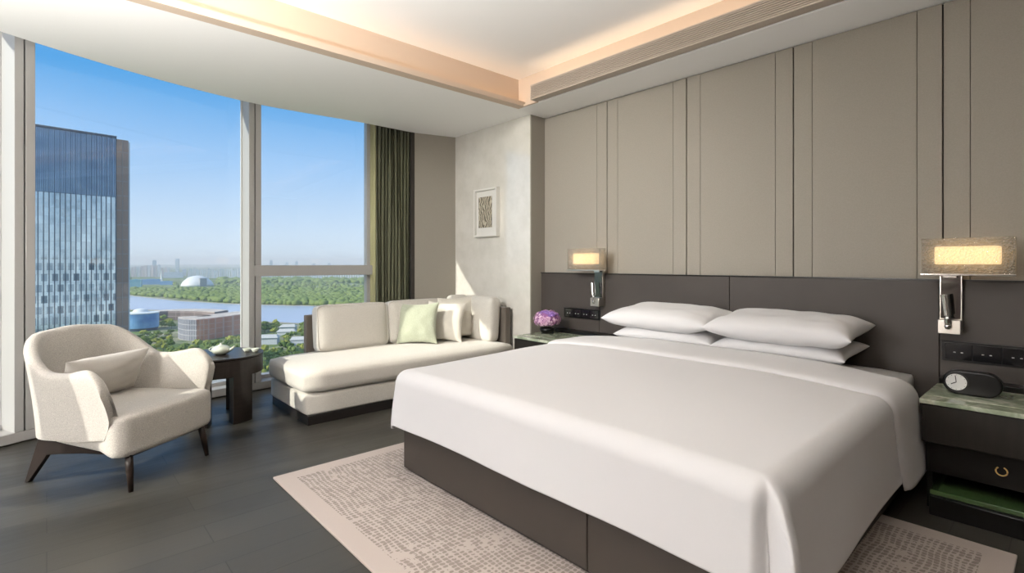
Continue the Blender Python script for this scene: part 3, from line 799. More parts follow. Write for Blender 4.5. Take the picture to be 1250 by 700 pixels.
scatter((-4.455, 3.09, STOP - .006), .42, .13, math.radians(-52), .25, -.05, M['pillow_cream'], 'ivory square cushion directly behind the green cushion', seed=6)
scatter((-4.50, 3.30, STOP - .006), .46, .15, math.radians(-10), .14, .05, M['pillow_cream'], 'upright ivory cushion between the ivory one and the sofa arm cushion', seed=8)

# ------------------------------------------------------------------ armchair
CO = Vector((-3.915, .35, 0)); CFV = Vector((.79, .61)).normalized()
arm = thing('armchair', 'cream curved-back armchair with splayed dark wooden legs by the window', 'armchair', CO, math.atan2(CFV.y, CFV.x))
# local axes: x = forward, y = towards the round table
# shell: path from front of near arm round the back to front of far arm
def shell_path(t):  # t in -1..1 ; returns (f, s, outward normal) of the outer bottom line
    # straight arm, round corner, flat-ish back
    hw, fb, ff, rc = .335, -.345, .272, .20
    segs = []
    La = ff - (fb + rc); Lc = rc * PI / 2; Lb = (hw - rc)
    tot = La + Lc + Lb; s = abs(t) * tot; sg = 1 if t >= 0 else -1   # t=0: middle of back
    if s < Lb: f, y, nx, ny = fb, s, -1, 0
    elif s < Lb + Lc: a = (s - Lb) / rc; f = fb + rc - rc * math.cos(a); y = hw - rc + rc * math.sin(a); nx, ny = -math.cos(a), math.sin(a)
    else: f = fb + rc + (s - Lb - Lc); y = hw; nx, ny = 0, 1
    return f, y * sg, nx, ny * sg, s / tot
NT = 72; NP = 22
def sm(a, b, x): x = max(0, min(1, (x - a) / (b - a))); return x * x * (3 - 2 * x)
V = []
TS = []
for i in range(NT + 1):
    q_ = abs(-1 + 2 * i / NT); q_ = 1 - (1 - q_) ** 1.6 if q_ > .0 else 0
    TS.append(math.copysign(q_, -1 + 2 * i / NT))
for t in TS:
    f, y, nx, ny, q = shell_path(t)
    totL = (.272 - (-.345 + .20)) + .20 * PI / 2 + .135
    zt = .868 - .018 * sm(0, .25, q) - .200 * sm(.22, .60, q) + .030 * sm(.66, .90, q)
    rcn = .11; x = q * totL - (totL - rcn)
    if x > 0: zt -= (rcn - math.sqrt(max(0, rcn * rcn - x * x * .97))) * 1.15
    zb = .272 + .018 * sm(.7, 1, q)
    flare = .040 + .030 * sm(.6, .95, q) * 1.0
    if abs(nx) > .3: flare += .02 * abs(nx)
    th = .064 - .008 * sm(.6, 1, q)
    for j in range(NP):
        if j < 8: u = j / 7; off = 0; z = u
        elif j < 14: a = (j - 7) / 7 * PI; u = None
        else: u = 1 - (j - 14) / 7; off = 1; z = u
        if u is not None:
            zz = zb + (zt - th / 2 - zb) * z; o_ = flare * z ** 1.4 - (th if off else 0)
        else:
            zz = zt - th / 2 + math.sin(a) * th / 2; o_ = flare - th / 2 + math.cos(a) * th / 2
        ff_ = f + nx * o_; yy = y + ny * o_
        if q > .75:
            ff_ += (q - .75) / .25 * (.022 * math.sin(PI * min(1, (zz - zb) / .36)) - .035 * max(0, 1 - (zz - zb) / .10))
        V.append((ff_, yy, zz))
F = grid_faces(NT + 1, NP, True); F.append(tuple(range(NP))[::-1]); F.append(tuple(range(NT * NP, NT * NP + NP)))
sh = mesh('shell', V, F, M['chair'], arm, local=True, smooth=True)
sh.modifiers.new('b', 'BEVEL').width = .010; sh.modifiers['b'].segments = 3; sh.modifiers['b'].limit_method = 'ANGLE'; sh.modifiers['b'].angle_limit = math.radians(50)
# seat: rounded front, thick
def seat_vf():
    n = 26; V = []; F = []
    V0, F0 = softbox((0, 0, 0), (.66, .60, .23), .045, (.0, .0, .0), 18)
    for x, y, z in V0:
        x2, y2, z2 = x, y, z
        fr = (x + .33) / .66
        if fr > .74: y2 *= 1 + .15 * min(1, (fr - .74) / .16)      # wings out in front of the arms
        if fr < .35: y2 *= 1 - .30 * ((.35 - fr) / .35) ** 2
        if x > 0: x2 += .035 * (1 - (y / .30) ** 2) * fr
        if z > 0: z2 += .018 * (1 - (y / .33) ** 2) * (1 - (x / .34) ** 2) + .012 * fr
        else:
            z2 += -.005 * fr + .075 * (1 - fr)   # underside sweeps up to the sides
        V.append((x2 - .0, y2, z2 + .30))
    return V, F0
V, F = seat_vf(); mesh('seat', V, F, M['chair'], arm, local=True, smooth=True)
# wood underframe and legs
mb = MB()
def blade(P0, P1, w0, w1, t0, t1):
    """tapered rectangular bar, P in local coords"""
    P0, P1 = Vector(P0), Vector(P1); V = []
    for P, w, t in ((P0, w0, t0), (P1, w1, t1)):
        for a, b in ((-1, -1), (1, -1), (1, 1), (-1, 1)): V.append((P.x + a * w / 2, P.y + b * t / 2, P.z))
    return MB().add(V, [(3, 2, 1, 0), (4, 5, 6, 7), (0, 1, 5, 4), (1, 2, 6, 5), (2, 3, 7, 6), (3, 0, 4, 7)])
for sg in (-1, 1):
    mb = MB(); y = .262 * sg; t = .028
    P = [(-.30, .262), (-.295, .295), (-.16, .262), (.05, .232), (.30, .215), (.335, .190), (.30, .178), (.0, .178), (-.17, .195), (-.235, .19)]
    P = [(-.262, .292), (-.13, .258), (.10, .236), (.33, .222), (.335, .195), (.05, .190), (-.14, .176), (-.215, .165), (-.345, .0), (-.372, .0)]
    n = len(P); mb.add([(a, y - t / 2, b) for a, b in P] + [(a, y + t / 2, b) for a, b in P], [tuple(range(n)), tuple(range(n, 2 * n))[::-1]] + [(i, (i + 1) % n, n + (i + 1) % n, n + i) for i in range(n)])
    o = mb.build('leg', M['chair_leg'], arm, local=True, bevel=.004)
    mb = MB(); mb.tube([(.305, .255 * sg, .205), (.322, .264 * sg, .12), (.340, .273 * sg, .0)], [.021, .019, .0125], 12); mb.build('leg', M['chair_leg'], arm, local=True, smooth=True)
mb = MB(); mb.box((.285, -.255, .180), (.315, .255, .206)); mb.box((-.235, -.25, .205), (-.205, .25, .24)); mb.build('seat_rail', M['chair_leg'], arm, local=True, bevel=.003)
# lumbar cushion rests in the chair
V, F = pillow_vf(.54, .29, .17, 24, .24, 2.0, seed=9)
Mx = Matrix.Translation(CO) @ Matrix.Rotation(math.atan2(CFV.y, CFV.x), 4, 'Z') @ Matrix.Translation((-.135, -.015, .565)) @ Matrix.Rotation(PI / 2, 4, 'Z') @ Matrix.Rotation(PI / 2 + .42, 4, 'X')
c0 = Mx @ Vector((0, 0, 0)); o = mesh('lumbar_cushion', xform(V, Mx), F, M['chair_pillow'], loc=c0, smooth=True, sub=1)
tag(o, 'small oblong cream cushion lying in the curved armchair', 'cushion', 'loose cushions')

# ------------------------------------------------------------------ round side table
tc = Vector((-4.70, 1.045, 0)); TR = .322; TH = .515
st = thing('side_table', 'round dark wooden side table with thick legs beside the armchair', 'side table', tc)
MB().lathe([(0, 0), (TR - .008, 0), (TR, .008), (TR, .020), (0, .020)], (tc.x, tc.y, TH - .02), 56).build('table_top', M['dark_wood'], st, smooth=False)
MB().lathe([(TR - .03, 0), (TR - .004, 0), (TR - .004, .128), (TR - .03, .128)], (tc.x, tc.y, TH - .148), 56).build('apron', M['dark_wood'], st)
for a in (20, -42, 140, 205):
    a = math.radians(a); w = math.radians(15); P = []
    for k in range(7): b = a - w + 2 * w * k / 6; P.append((tc.x + (TR - .012) * math.cos(b), tc.y + (TR - .012) * math.sin(b)))
    for k in range(7): b = a + w - 2 * w * k / 6; P.append((tc.x + (TR - .11) * math.cos(b), tc.y + (TR - .11) * math.sin(b)))
    MB().prism(P, 0, TH - .02).build('leg', M['dark_wood'], st, bevel=.003)
# teapot and cup
tp = thing('teapot', 'small celadon teapot on the round side table', 'teapot', (-4.62, 1.03, TH))
px_, py_ = -4.66, 1.045; tp.location = (px_, py_, TH)
MB().lathe([(0, 0), (.035, 0), (.058, .012), (.070, .032), (.066, .052), (.045, .068), (.02, .074), (0, .075)], (px_, py_, TH), 28).build('pot', M['porcelain'], tp, smooth=True)
MB().lathe([(0, 0), (.024, 0), (.022, .006), (.008, .010), (.010, .018), (0, .022)], (px_, py_, TH + .071), 16).build('lid', M['porcelain'], tp, smooth=True)
rx, ry = .672, .7405
MB().tube([(px_ + rx * .06, py_ + ry * .06, TH + .03), (px_ + rx * .09, py_ + ry * .09, TH + .045), (px_ + rx * .11, py_ + ry * .11, TH + .066)], [.014, .010, .006], 10).build('spout', M['porcelain'], tp, smooth=True)
P = [(px_ - rx * (.06 + .035 * math.sin(PI * k / 10)), py_ - ry * (.06 + .035 * math.sin(PI * k / 10)), TH + .062 - .045 * k / 10) for k in range(11)]
MB().tube(P, .005, 8).build('handle', M['porcelain'], tp, smooth=True)
for (ax, lab) in (((-4.655, 1.235), 'small pale tea cup nearest the teapot on the round table'), ((-4.60, 1.285), 'small pale tea cup farther from the teapot on the round table')):
    q = MB().lathe([(0, 0), (.018, 0), (.020, .004), (.034, .028), (.032, .029), (.018, .007), (0, .006)], (ax[0], ax[1], TH), 20).build('tea_cup', M['porcelain'], loc=(ax[0], ax[1], TH), smooth=True)
    tag(q, lab, 'cup', 'tea cups on the side table')

# ------------------------------------------------------------------ cove strips and added lamps
def area(name, loc, rot, sx, sy, power, col):
    l = bpy.data.lights.new(name, 'AREA'); l.shape = 'RECTANGLE'; l.size = sx; l.size_y = sy; l.energy = power; l.color = col
    o = bpy.data.objects.new(name, l); COL.objects.link(o); o.location = loc; o.rotation_euler = rot; return o
W = (1, .66, .38); WW = (1, .72, .46)
COVE = 1.0
def cove_strip(a, b, z, col, s, lab):
    m = emit('led_strip_' + lab, col, s); mb = MB(); mb.box((a[0], a[1], z), (b[0], b[1], z + .006)); o = mb.build('led_strip', m, ce); return o
cove_strip((TX0 + .03, TY0 + .05), (TX0 + .055, TY1 - .02), ZC + .02, W, 5.5, 'window')
cove_strip((-3.40, 3.44), (TX1, 3.465), ZC + .10, WW, 8, 'wall')
mb = MB(); mb.box((-3.40, 3.425, ZC + .014), (TX1, 3.49, ZC + .095)); mb.build('grille_box', M['grille_dark'], ce)
cove_strip((TX1 - .06, TY0 + .05), (TX1 - .03, TY1 - .02), ZC + .03, WW, 3, 'east'); cove_strip((TX0, TY0 + .03), (TX1, TY0 + .06), ZC + .03, WW, 3, 'south')
mb = MB(); mb.box((TX1 - .10, TY0, ZC), (TX1, TY1, ZC + .02)); mb.box((TX1 - .11, TY0, ZC), (TX1 - .10, TY1, ZC + .06)); mb.box((TX0, TY0, ZC), (TX1 - .11, TY0 + .10, ZC + .02)); mb.box((TX0, TY0 + .10, ZC), (TX1 - .11, TY0 + .11, ZC + .06)); mb.build('cove_lip', M['cove'], ce)
dlm = emit('fill_downlight_lens', (1, .86, .70), 60)  # recessed lamps added out of view for extra light in the room
for i, (x, y, w) in enumerate([(-2.15, 1.55, 1), (-1.0, .9, 1), (.3, .4, 1), (.3, 1.8, 1), (-1.0, -.7, 1)]):
    t = thing('fill_downlight', 'unseen round recessed lamp added for fill light', 'ceiling lamp', (x, y, ZT), 0, 'added recessed fill lamps')
    MB().lathe([(.045, 0), (.06, 0), (.06, -.006), (.045, -.004)], (x, y, ZT), 24).build('trim_ring', M['ceiling'], t)
    MB().lathe([(0, -.001), (.044, -.001), (.044, -.003), (0, -.003)], (x, y, ZT), 24).build('lens', dlm, t)
    l = bpy.data.lights.new('downlight_fill', 'SPOT'); l.energy = DL[i]; l.color = (1, .88, .74); l.spot_size = math.radians(115); l.spot_blend = .8; l.shadow_soft_size = .12
    o = bpy.data.objects.new('downlight_fill', l); COL.objects.link(o); o.parent = t; o.location = (0, 0, -.02)

# two torchiere floor lamps added behind the camera to brighten the room
tw = emit('fill_uplighter_glow', (1, .84, .66), 6)
for i, (x, y, lab) in enumerate(((-1.2, -1.25, 'unseen uplighter floor lamp added nearer the window wall'), (-.3, -1.3, 'unseen uplighter floor lamp added nearer the entrance wall'))):
    t = thing('fill_uplighter', lab, 'floor lamp', (x, y, 0))
    MB().lathe([(0, 0), (.14, 0), (.14, .015), (.02, .03), (0, .03)], (x, y, 0), 32).build('base', M['satin'], t)
    MB().lathe([(.011, .03), (.011, .92)], (x, y, 0), 12).build('pole', M['satin'], t)
    MB().lathe([(.02, .92), (.10, .95), (.17, 1.0), (.165, 1.0), (.095, .957), (.018, .935)], (x, y, 0), 32).build('bowl', M['satin'], t)
    MB().lathe([(0, .945), (.08, .952), (.08, .957), (0, .957)], (x, y, 0), 24).build('bulb_disc', tw, t)
    l = bpy.data.lights.new('fill_torchiere', 'SPOT'); l.energy = TL[i]; l.color = TC; l.spot_size = math.radians(150); l.spot_blend = .7; l.shadow_soft_size = .1
    o = bpy.data.objects.new('fill_torchiere', l); COL.objects.link(o); o.parent = t; o.location = (0, 0, 1.0); o.rotation_euler = (PI, 0, 0)

x, y = -2.2, -2.3  # drum-shade lamp added out of view to brighten soffit and walls
t = thing('fill_drum_lamp', 'unseen added fill lamp with a tall glowing white drum shade', 'floor lamp', (x, y, 0))
MB().lathe([(0, 0), (.16, 0), (.16, .02), (.02, .03), (0, .03)], (x, y, 0), 32).build('base', M['satin'], t)
MB().lathe([(.012, .03), (.012, 1.0)], (x, y, 0), 12).build('pole', M['satin'], t)
MB().lathe([(.28, 1.0), (.28, 1.6)], (x, y, 0), 40).build('lamp_shade', emit('fill_drum_glow', (1, .955, .915), DRUM), t)

# unseen ceiling spotlights added to brighten the sofa corner and wall panels
for i, (x, y, tgt) in enumerate(((-2.9, -1.1, (-3.9, 3.75, 1.5)), (-2.2, -1.1, (-2.6, 3.9, 1.5)))):
    t = thing('fill_spotlight', 'unseen added ceiling spotlight aimed at the %s' % ('sofa corner', 'bedside wall panels')[i], 'ceiling lamp', (x, y, ZT), 0, None)
    dv = (Vector(tgt) - Vector((x, y, ZT - .1))).normalized()
    MB().lathe([(0, 0), (.05, 0), (.05, -.02), (0, -.02)], (x, y, ZT), 24).build('canopy', M['satin'], t)
    p0_ = Vector((x, y, ZT - .02)); p1_ = p0_ + Vector((0, 0, -.05)); MB().tube([p0_, p1_], .01, 10).build('stem', M['satin'], t)
    MB().tube([p1_ - dv * .06, p1_ + dv * .05], .045, 20).build('lamp_head', M['satin'], t, bevel=.003)
    l = bpy.data.lights.new('spotlight', 'SPOT'); l.energy = SPOT[i]; l.color = (1, .965, .90); l.spot_size = math.radians(SPS[i]); l.spot_blend = 1.0; l.shadow_soft_size = .20
    o = bpy.data.objects.new('spotlight', l); COL.objects.link(o); o.parent = t; o.location = (p1_ + dv * .26) - Vector((x, y, ZT)); o.rotation_euler = dv.to_track_quat('-Z', 'Y').to_euler()
# ------------------------------------------------------------------ sky and sun
w = bpy.data.worlds.new('sky'); SC.world = w; w.use_nodes = True; nt = w.node_tree; nt.nodes.clear()
out = nt.nodes.new('ShaderNodeOutputWorld'); bg = nt.nodes.new('ShaderNodeBackground'); tcw = nt.nodes.new('ShaderNodeTexCoord')
sp = nt.nodes.new('ShaderNodeSeparateXYZ'); nt.links.new(tcw.outputs['Generated'], sp.inputs[0])
c = ramp(nt, sp.outputs[2], [(0, (.74, .86, 1.0)), (.05, (.66, .81, 1.0)), (.17, (.36, .60, .95)), (.29, (.095, .39, .84)), (.50, (.30, .50, .86)), (1, (.55, .68, .92))])
nt.links.new(c, bg.inputs[0]); bg.inputs[1].default_value = SKY; nt.links.new(bg.outputs[0], out.inputs[0])
sl = bpy.data.lights.new('sun', 'SUN'); sl.energy = SUN; sl.color = (1, .94, .84); sl.angle = math.radians(.6)
so_ = bpy.data.objects.new('sun', sl); COL.objects.link(so_)
el = math.radians(SUN_EL); sd = Vector((SUN_DX, 1, 0)).normalized() * math.cos(el); sd.z = -math.sin(el)
so_.rotation_euler = sd.to_track_quat('-Z', 'Y').to_euler()

# ------------------------------------------------------------------ ground and river
def ground_mat():
    m, nt, b, out = new_mat('parkland_ground'); v = texco(nt)
    n = noise_tex(nt, v, .012, 6, .6); n2 = noise_tex(nt, v, .05, 5, .7)
    c = ramp(nt, n, [(.30, (.10, .17, .045)), (.46, (.15, .22, .065)), (.56, (.30, .29, .20)), (.63, (.14, .20, .06)), (.8, (.34, .32, .25))])
    c2 = ramp(nt, n2, [(.3, (.75, .75, .75)), (.7, (1.2, 1.2, 1.2))])
    mx = nt.nodes.new('ShaderNodeMix'); mx.data_type = 'RGBA'; mx.blend_type = 'MULTIPLY'; mx.inputs[0].default_value = 1
    nt.links.new(c, mx.inputs[6]); nt.links.new(c2, mx.inputs[7]); nt.links.new(mx.outputs[2], b.inputs['Base Color']); b.inputs['Roughness'].default_value = .95
    b.inputs['Specular IOR Level'].default_value = .1
    return m
mb = MB(); a = atdep(625, 322, 0); R = 30000
mb.add([(-R, -R, GZ), (-20, -R, GZ), (-20, R, GZ), (-R, R, GZ)], [(0, 1, 2, 3)])
tag(mb.build('ground', ground_mat()), kind='structure')
rv = plain('river_water', (.42, .46, .58), .25, spec=.8)
far = [(-40, 345), (60, 353), (155, 361), (220, 368), (292, 372), (380, 374), (450, 376), (700, 378)]
near = [(700, 404), (450, 399), (368, 395), (314, 392), (291, 383), (220, 379), (155, 378), (60, 374), (-40, 372)]
P = [atground(u, v, GZ + .3) for u, v in far + near]
o = mesh('river', P, [tuple(range(len(P)))], rv); tag(o, kind='structure')
bank = plain('sandy_bank', (.42, .37, .27), .9)
P = [atground(u, v + 1.2, GZ + .15) for u, v in near] + [atground(u, v - .8, GZ + .15) for u, v in far]
P = [atground(u, v + (1.0 if i >= len(far) else -.8), GZ + .15) for i, (u, v) in enumerate(far + near)]
tag(mesh('river_bank', P, [tuple(range(len(P)))], bank), kind='structure')

# ------------------------------------------------------------------ trees
def leafmat(name, a, b):
    m, nt, bb, out = new_mat(name); v = texco(nt); n = noise_tex(nt, v, .7, 4, .7)
    c = ramp(nt, n, [(.32, a), (.68, b)]); nt.links.new(c, bb.inputs['Base Color']); bb.inputs['Roughness'].default_value = .9; bb.inputs['Specular IOR Level'].default_value = .1
    bump(nt, bb, n, 1, 1.0); return m
LM = [leafmat('tree_leaves_dark', (.05, .10, .02), (.15, .22, .055)), leafmat('tree_leaves_mid', (.11, .17, .04), (.30, .37, .11)), leafmat('tree_leaves_yellow', (.22, .26, .045), (.48, .48, .12))]
trunk_m = plain('tree_bark', (.09, .065, .045), .9)
import bmesh
def blob(V, F, c, r, sub, rnd, squash=.8, amp=.28):
    bm = bmesh.new(); bmesh.ops.create_icosphere(bm, subdivisions=sub, radius=1)
    k = len(V); s0 = rnd.random() * 50
    for v in bm.verts:
        d = v.co.normalized(); q = 1 + amp * noise.noise(d * 2.2 + Vector((s0, 0, 0))) * 1.6
        V.append((c[0] + d.x * r * q, c[1] + d.y * r * q, c[2] + d.z * r * q * squash))
    for f in bm.faces: F.append(tuple(v.index + k for v in f.verts))
    bm.free()
rnd = random.Random(11)
def tree_mesh(name, m, seed):
    r = random.Random(seed); V = []; F = []
    for k in range(22):
        a = r.uniform(0, 2 * PI); rr = 3.1 * r.random() ** .5; blob(V, F, (rr * math.cos(a), rr * math.sin(a), 4.6 + r.uniform(-1.4, 2.4) * (1 - rr / 5)), r.uniform(.8, 1.5), 2, r, .9, .45)
    o = mesh(name, V, F, m, local=True, smooth=False)
    mbt = MB(); mbt.tube([(0, 0, 0), (.1, 0, 3), (0, .1, 5)], [.28, .2, .12], 7); t = mbt.build('trunk', trunk_m, o, local=True); return o
protos = [tree_mesh('park_tree', LM[i % 3], 20 + i) for i in range(6)]
TLAB = ['dark green broadleaf tree in the park far below the window', 'fresh green broadleaf tree in the park far below the window', 'yellow-green broadleaf tree in the park far below the window']
TG = ['dark park trees', 'fresh green park trees', 'yellow-green park trees']
spots = []
def inside(u, v):
    if u < 196 and v < 410: return True                       # round blue hall
    if 210 < u < 302 and v < 424 - max(0, (u - 240)) * .12 and v > 380: return True
    if 196 < u < 216 and 402 < v < 408: return True           # open path
    if 338 < u < 366 and 397 < v < 412: return True
    if 312 < u < 345 and 408 < v < 430: return True
    if 354 < u < 375 and 415 < v < 426: return True
    return False
for _ in range(6000):
    if rnd.random() < .52: u, v = rnd.uniform(312, 392), 397 + 72 * rnd.random() ** .8
    else: u, v = rnd.uniform(168, 296), 392 + 84 * rnd.random() ** .8
    if inside(u, v): continue
    p = atground(u, v)
    if any((p - q[0]).length < 7.4 for q in spots): continue
    spots.append((p, u, v))
    if len(spots) >= 230: break
used = set()
for i, (p, u, v) in enumerate(spots):
    k = rnd.choice([0, 1, 1, 2, 3, 4, 5, 4]) if v < 440 else rnd.choice([1, 4, 2, 5, 4])
    o = protos[k] if k not in used else copy_tree(protos[k]); used.add(k)
    o.location = p; o.rotation_euler = (0, 0, rnd.uniform(0, 6.28)); s = rnd.uniform(.62, .86); o.scale = (s, s, s * rnd.uniform(.85, 1.15))
    tag(o, TLAB[k % 3], 'tree', TG[k % 3])
for k in range(6):
    if k not in used: bpy.data.objects.remove(protos[k])
V = []; F = []
for _ in range(3200):
    u = rnd.uniform(150, 452); vf = 361 + (u - 155) * .085 if u < 292 else 372.5 + (u - 292) * .025
    v = 344.5 + (vf - 1.5 - 344.5) * rnd.random() ** .6
    if 217 < u < 265 and v < 354: continue
    if 155 < u < 214 and v < 354: continue
    p = atground(u, v); r = rnd.uniform(3, 7.5); blob(V, F, (p.x, p.y, GZ + r * .45), r, 1, rnd, .75)
for _ in range(500):
    u = rnd.uniform(150, 452); v = rnd.uniform(341.3, 346)
    if 216 < u < 266 or 156 < u < 216: continue
    p = atground(u, v); r = rnd.uniform(8, 16); blob(V, F, (p.x, p.y, GZ + r * .3), r, 1, rnd, .55)
o = mesh('riverside_woods', V, F, LM[1], smooth=True); tag(o, 'green belt of woodland along the far side of the river', 'woodland', None, 'stuff')

# ------------------------------------------------------------------ office tower
def facade_mat():
    m, nt, b, out = new_mat('tower_glass'); v = texco(nt, kind='Generated')
    tcn = nt.nodes.new('ShaderNodeTexCoord'); s = nt.nodes.new('ShaderNodeSeparateXYZ'); nt.links.new(tcn.outputs['Object'], s.inputs[0])
    mp = nt.nodes.new('ShaderNodeMapping'); nt.links.new(tcn.outputs['Object'], mp.inputs[0]); mp.inputs['Scale'].default_value = (.11, 1, .06)
    n = noise_tex(nt, mp.outputs[0], 1.0, 5, .6)
    c = ramp(nt, n, [(.30, (.34, .44, .50)), (.45, (.62, .72, .76)), (.60, (.76, .84, .86)), (.8, (.90, .94, .94))])
    vo = nt.nodes.new('ShaderNodeTexBrick'); mp2 = nt.nodes.new('ShaderNodeMapping'); nt.links.new(tcn.outputs['Object'], mp2.inputs[0])
    cmb = nt.nodes.new('ShaderNodeCombineXYZ'); nt.links.new(s.outputs[0], cmb.inputs[0]); nt.links.new(s.outputs[2], cmb.inputs[1]); nt.links.new(cmb.outputs[0], vo.inputs['Vector'])
    vo.inputs['Scale'].default_value = 1; vo.inputs['Brick Width'].default_value = 1.95; vo.inputs['Row Height'].default_value = 4.0; vo.inputs['Mortar Size'].default_value = .06; vo.offset = 0
    vo.inputs['Color1'].default_value = (.62, .62, .62, 1); vo.inputs['Color2'].default_value = (1, 1, 1, 1); vo.inputs['Mortar'].default_value = (.45, .45, .45, 1)
    mx = nt.nodes.new('ShaderNodeMix'); mx.data_type = 'RGBA'; mx.blend_type = 'MULTIPLY'; mx.inputs[0].default_value = .5
    nt.links.new(c, mx.inputs[6]); nt.links.new(vo.outputs['Color'], mx.inputs[7])
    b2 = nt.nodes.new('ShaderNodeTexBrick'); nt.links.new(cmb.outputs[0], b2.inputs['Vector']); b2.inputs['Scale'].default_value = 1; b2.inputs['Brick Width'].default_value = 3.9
    b2.inputs['Row Height'].default_value = 5.2; b2.inputs['Mortar Size'].default_value = .9; b2.inputs['Color1'].default_value = (.10, .15, .2, 1); b2.inputs['Color2'].default_value = (.75, .8, .85, 1); b2.inputs['Mortar'].default_value = (1, 1, 1, 1)  # dark window rows: reflections of other buildings put into the glass colour
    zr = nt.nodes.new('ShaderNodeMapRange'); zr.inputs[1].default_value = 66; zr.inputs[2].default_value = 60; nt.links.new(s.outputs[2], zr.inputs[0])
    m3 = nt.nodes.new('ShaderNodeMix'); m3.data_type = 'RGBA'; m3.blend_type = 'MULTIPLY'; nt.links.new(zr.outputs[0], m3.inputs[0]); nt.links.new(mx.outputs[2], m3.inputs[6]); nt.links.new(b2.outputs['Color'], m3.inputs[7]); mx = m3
    nt.links.new(mx.outputs[2], b.inputs['Base Color']); b.inputs['Roughness'].default_value = .12; b.inputs['Metallic'].default_value = .75
    return m
DT = 240; TA = atdep(42, 322, DT); TB = atdep(141.5, 322, DT * 1.096); tx = (TB - TA); tx.z = 0; Lt = tx.length; tx.normalize(); tn = Vector((tx.y, -tx.x, 0))
if tn.dot(D) > 0: tn = -tn
topz = H + 170 / 626 * DT
rot = math.atan2(tx.y, tx.x)
Lext = 30
tow = thing('office_tower', 'tall glass office tower with dark vertical fins beyond the window', 'tower', (TB.x, TB.y, GZ), rot)
# local: x along facade (negative towards left), y: -> depends on handedness
ly = Vector((-math.sin(rot), math.cos(rot), 0)); sgy = 1 if ly.dot(tn) < 0 else -1   # +: behind the facade
def tbox(x0, x1, d0, d1, z0, z1, mb=None):
    mb = mb or MB(); a, b = sorted((d0 * sgy, d1 * sgy)); mb.box((x0, a, z0), (x1, b, z1)); return mb
ht = topz - GZ
M['fin'] = plain('dark_blue_fins', (.06, .09, .14), .4); M['tower_side'] = plain('brown_louvre_side', (.30, .21, .175), .6)
tbox(-Lt - Lext, 0, .3, 26, 0, ht - .2).build('tower_core', M['fin'], tow, local=True)
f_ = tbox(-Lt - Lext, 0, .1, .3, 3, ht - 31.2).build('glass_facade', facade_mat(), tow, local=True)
m, nt, b, out = new_mat('upper_louvre_glass'); v = texco(nt, (.15, 1, .25)); n = noise_tex(nt, v, 1, 4); c = ramp(nt, n, [(.3, (.22, .34, .48)), (.6, (.38, .52, .66)), (.8, (.55, .68, .78))]); nt.links.new(c, b.inputs['Base Color']); b.inputs['Roughness'].default_value = .2; b.inputs['Metallic'].default_value = .7
tbox(-Lt - Lext, 0, .1, .3, ht - 31, ht - 1).build('upper_facade', m, tow, local=True)
mb = MB()
sp_ = Lt / 15.6
k = 0
while k * sp_ < Lt + Lext: tbox(-k * sp_ - .11, -k * sp_ + .11, -.7, .1, 2, ht + .3, mb); k += 1
mb.build('fins', M['fin'], tow, local=True)
mb = MB()
k = 0
while k * sp_ < Lt + Lext:
    for q in (.33, .66): tbox(-(k + q) * sp_ - .10, -(k + q) * sp_ + .10, -.25, .1, ht - 31, ht - .6, mb)
    k += 1
mb.build('upper_louvres', M['fin'], tow, local=True)
mb = MB(); tbox(-Lt - Lext, .2, -.5, 26, ht - .6, ht + .2, mb); mb.build('parapet', M['fin'], tow, local=True)
tbox(.0, 5.2, -.2, 24, 0, ht - 1.2).build('brown_side_bay', M['tower_side'], tow, local=True)
mb = MB()
for z in range(0, int(ht / 7.5)): tbox(.2, 5.0, -.35, -.2, 6 + z * 7.5, 6.5 + z * 7.5, mb)
tbox(2.5, 2.8, -.5, -.2, 0, ht - 1.2, mb); mb.build('bay_bands', plain('bay_band', (.30, .26, .25), .6), tow, local=True)
tbox(5.2, 5.9, .2, 24, 0, ht - 2).build('corner_strip', plain('pale_corner_glass', (.45, .52, .60), .3), tow, local=True)

# ------------------------------------------------------------------ curved brick museum
def striped(name, base, line, period, width=.35, axis='ang'):
    m, nt, b, out = new_mat(name); tcn = nt.nodes.new('ShaderNodeTexCoord'); br = nt.nodes.new('ShaderNodeTexBrick'); s = nt.nodes.new('ShaderNodeSeparateXYZ')
    nt.links.new(tcn.outputs['Object'], s.inputs[0]); cmb = nt.nodes.new('ShaderNodeCombineXYZ')
    ad = nt.nodes.new('ShaderNodeMath'); ad.operation = 'ADD'; mu = nt.nodes.new('ShaderNodeMath'); mu.operation = 'MULTIPLY'; mu.inputs[1].default_value = 1.0
    nt.links.new(s.outputs[1], mu.inputs[0]); nt.links.new(s.outputs[0], ad.inputs[0]); nt.links.new(mu.outputs[0], ad.inputs[1])
    nt.links.new(ad.outputs[0], cmb.inputs[0]); nt.links.new(s.outputs[2], cmb.inputs[1]); nt.links.new(cmb.outputs[0], br.inputs['Vector'])
    br.inputs['Scale'].default_value = 1; br.inputs['Brick Width'].default_value = period; br.inputs['Row Height'].default_value = 4.2; br.inputs['Mortar Size'].default_value = width; br.offset = 0
    br.inputs['Color1'].default_value = (*base, 1); br.inputs['Color2'].default_value = (*[x * .85 for x in base], 1); br.inputs['Mortar'].default_value = (*line, 1)
    nt.links.new(br.outputs['Color'], b.inputs['Base Color']); b.inputs['Roughness'].default_value = .7; return m
M['brick'] = striped('red_brown_brick', (.66, .30, .21), (.62, .38, .31), 2.4, .25)
M['brick_glass'] = striped('grey_finned_glazing', (.15, .16, .20), (.42, .42, .45), 2.0, .3)
M['roof_pale'] = plain('pale_flat_roof', (.55, .48, .42), .9, var=.2, nscale=.1)
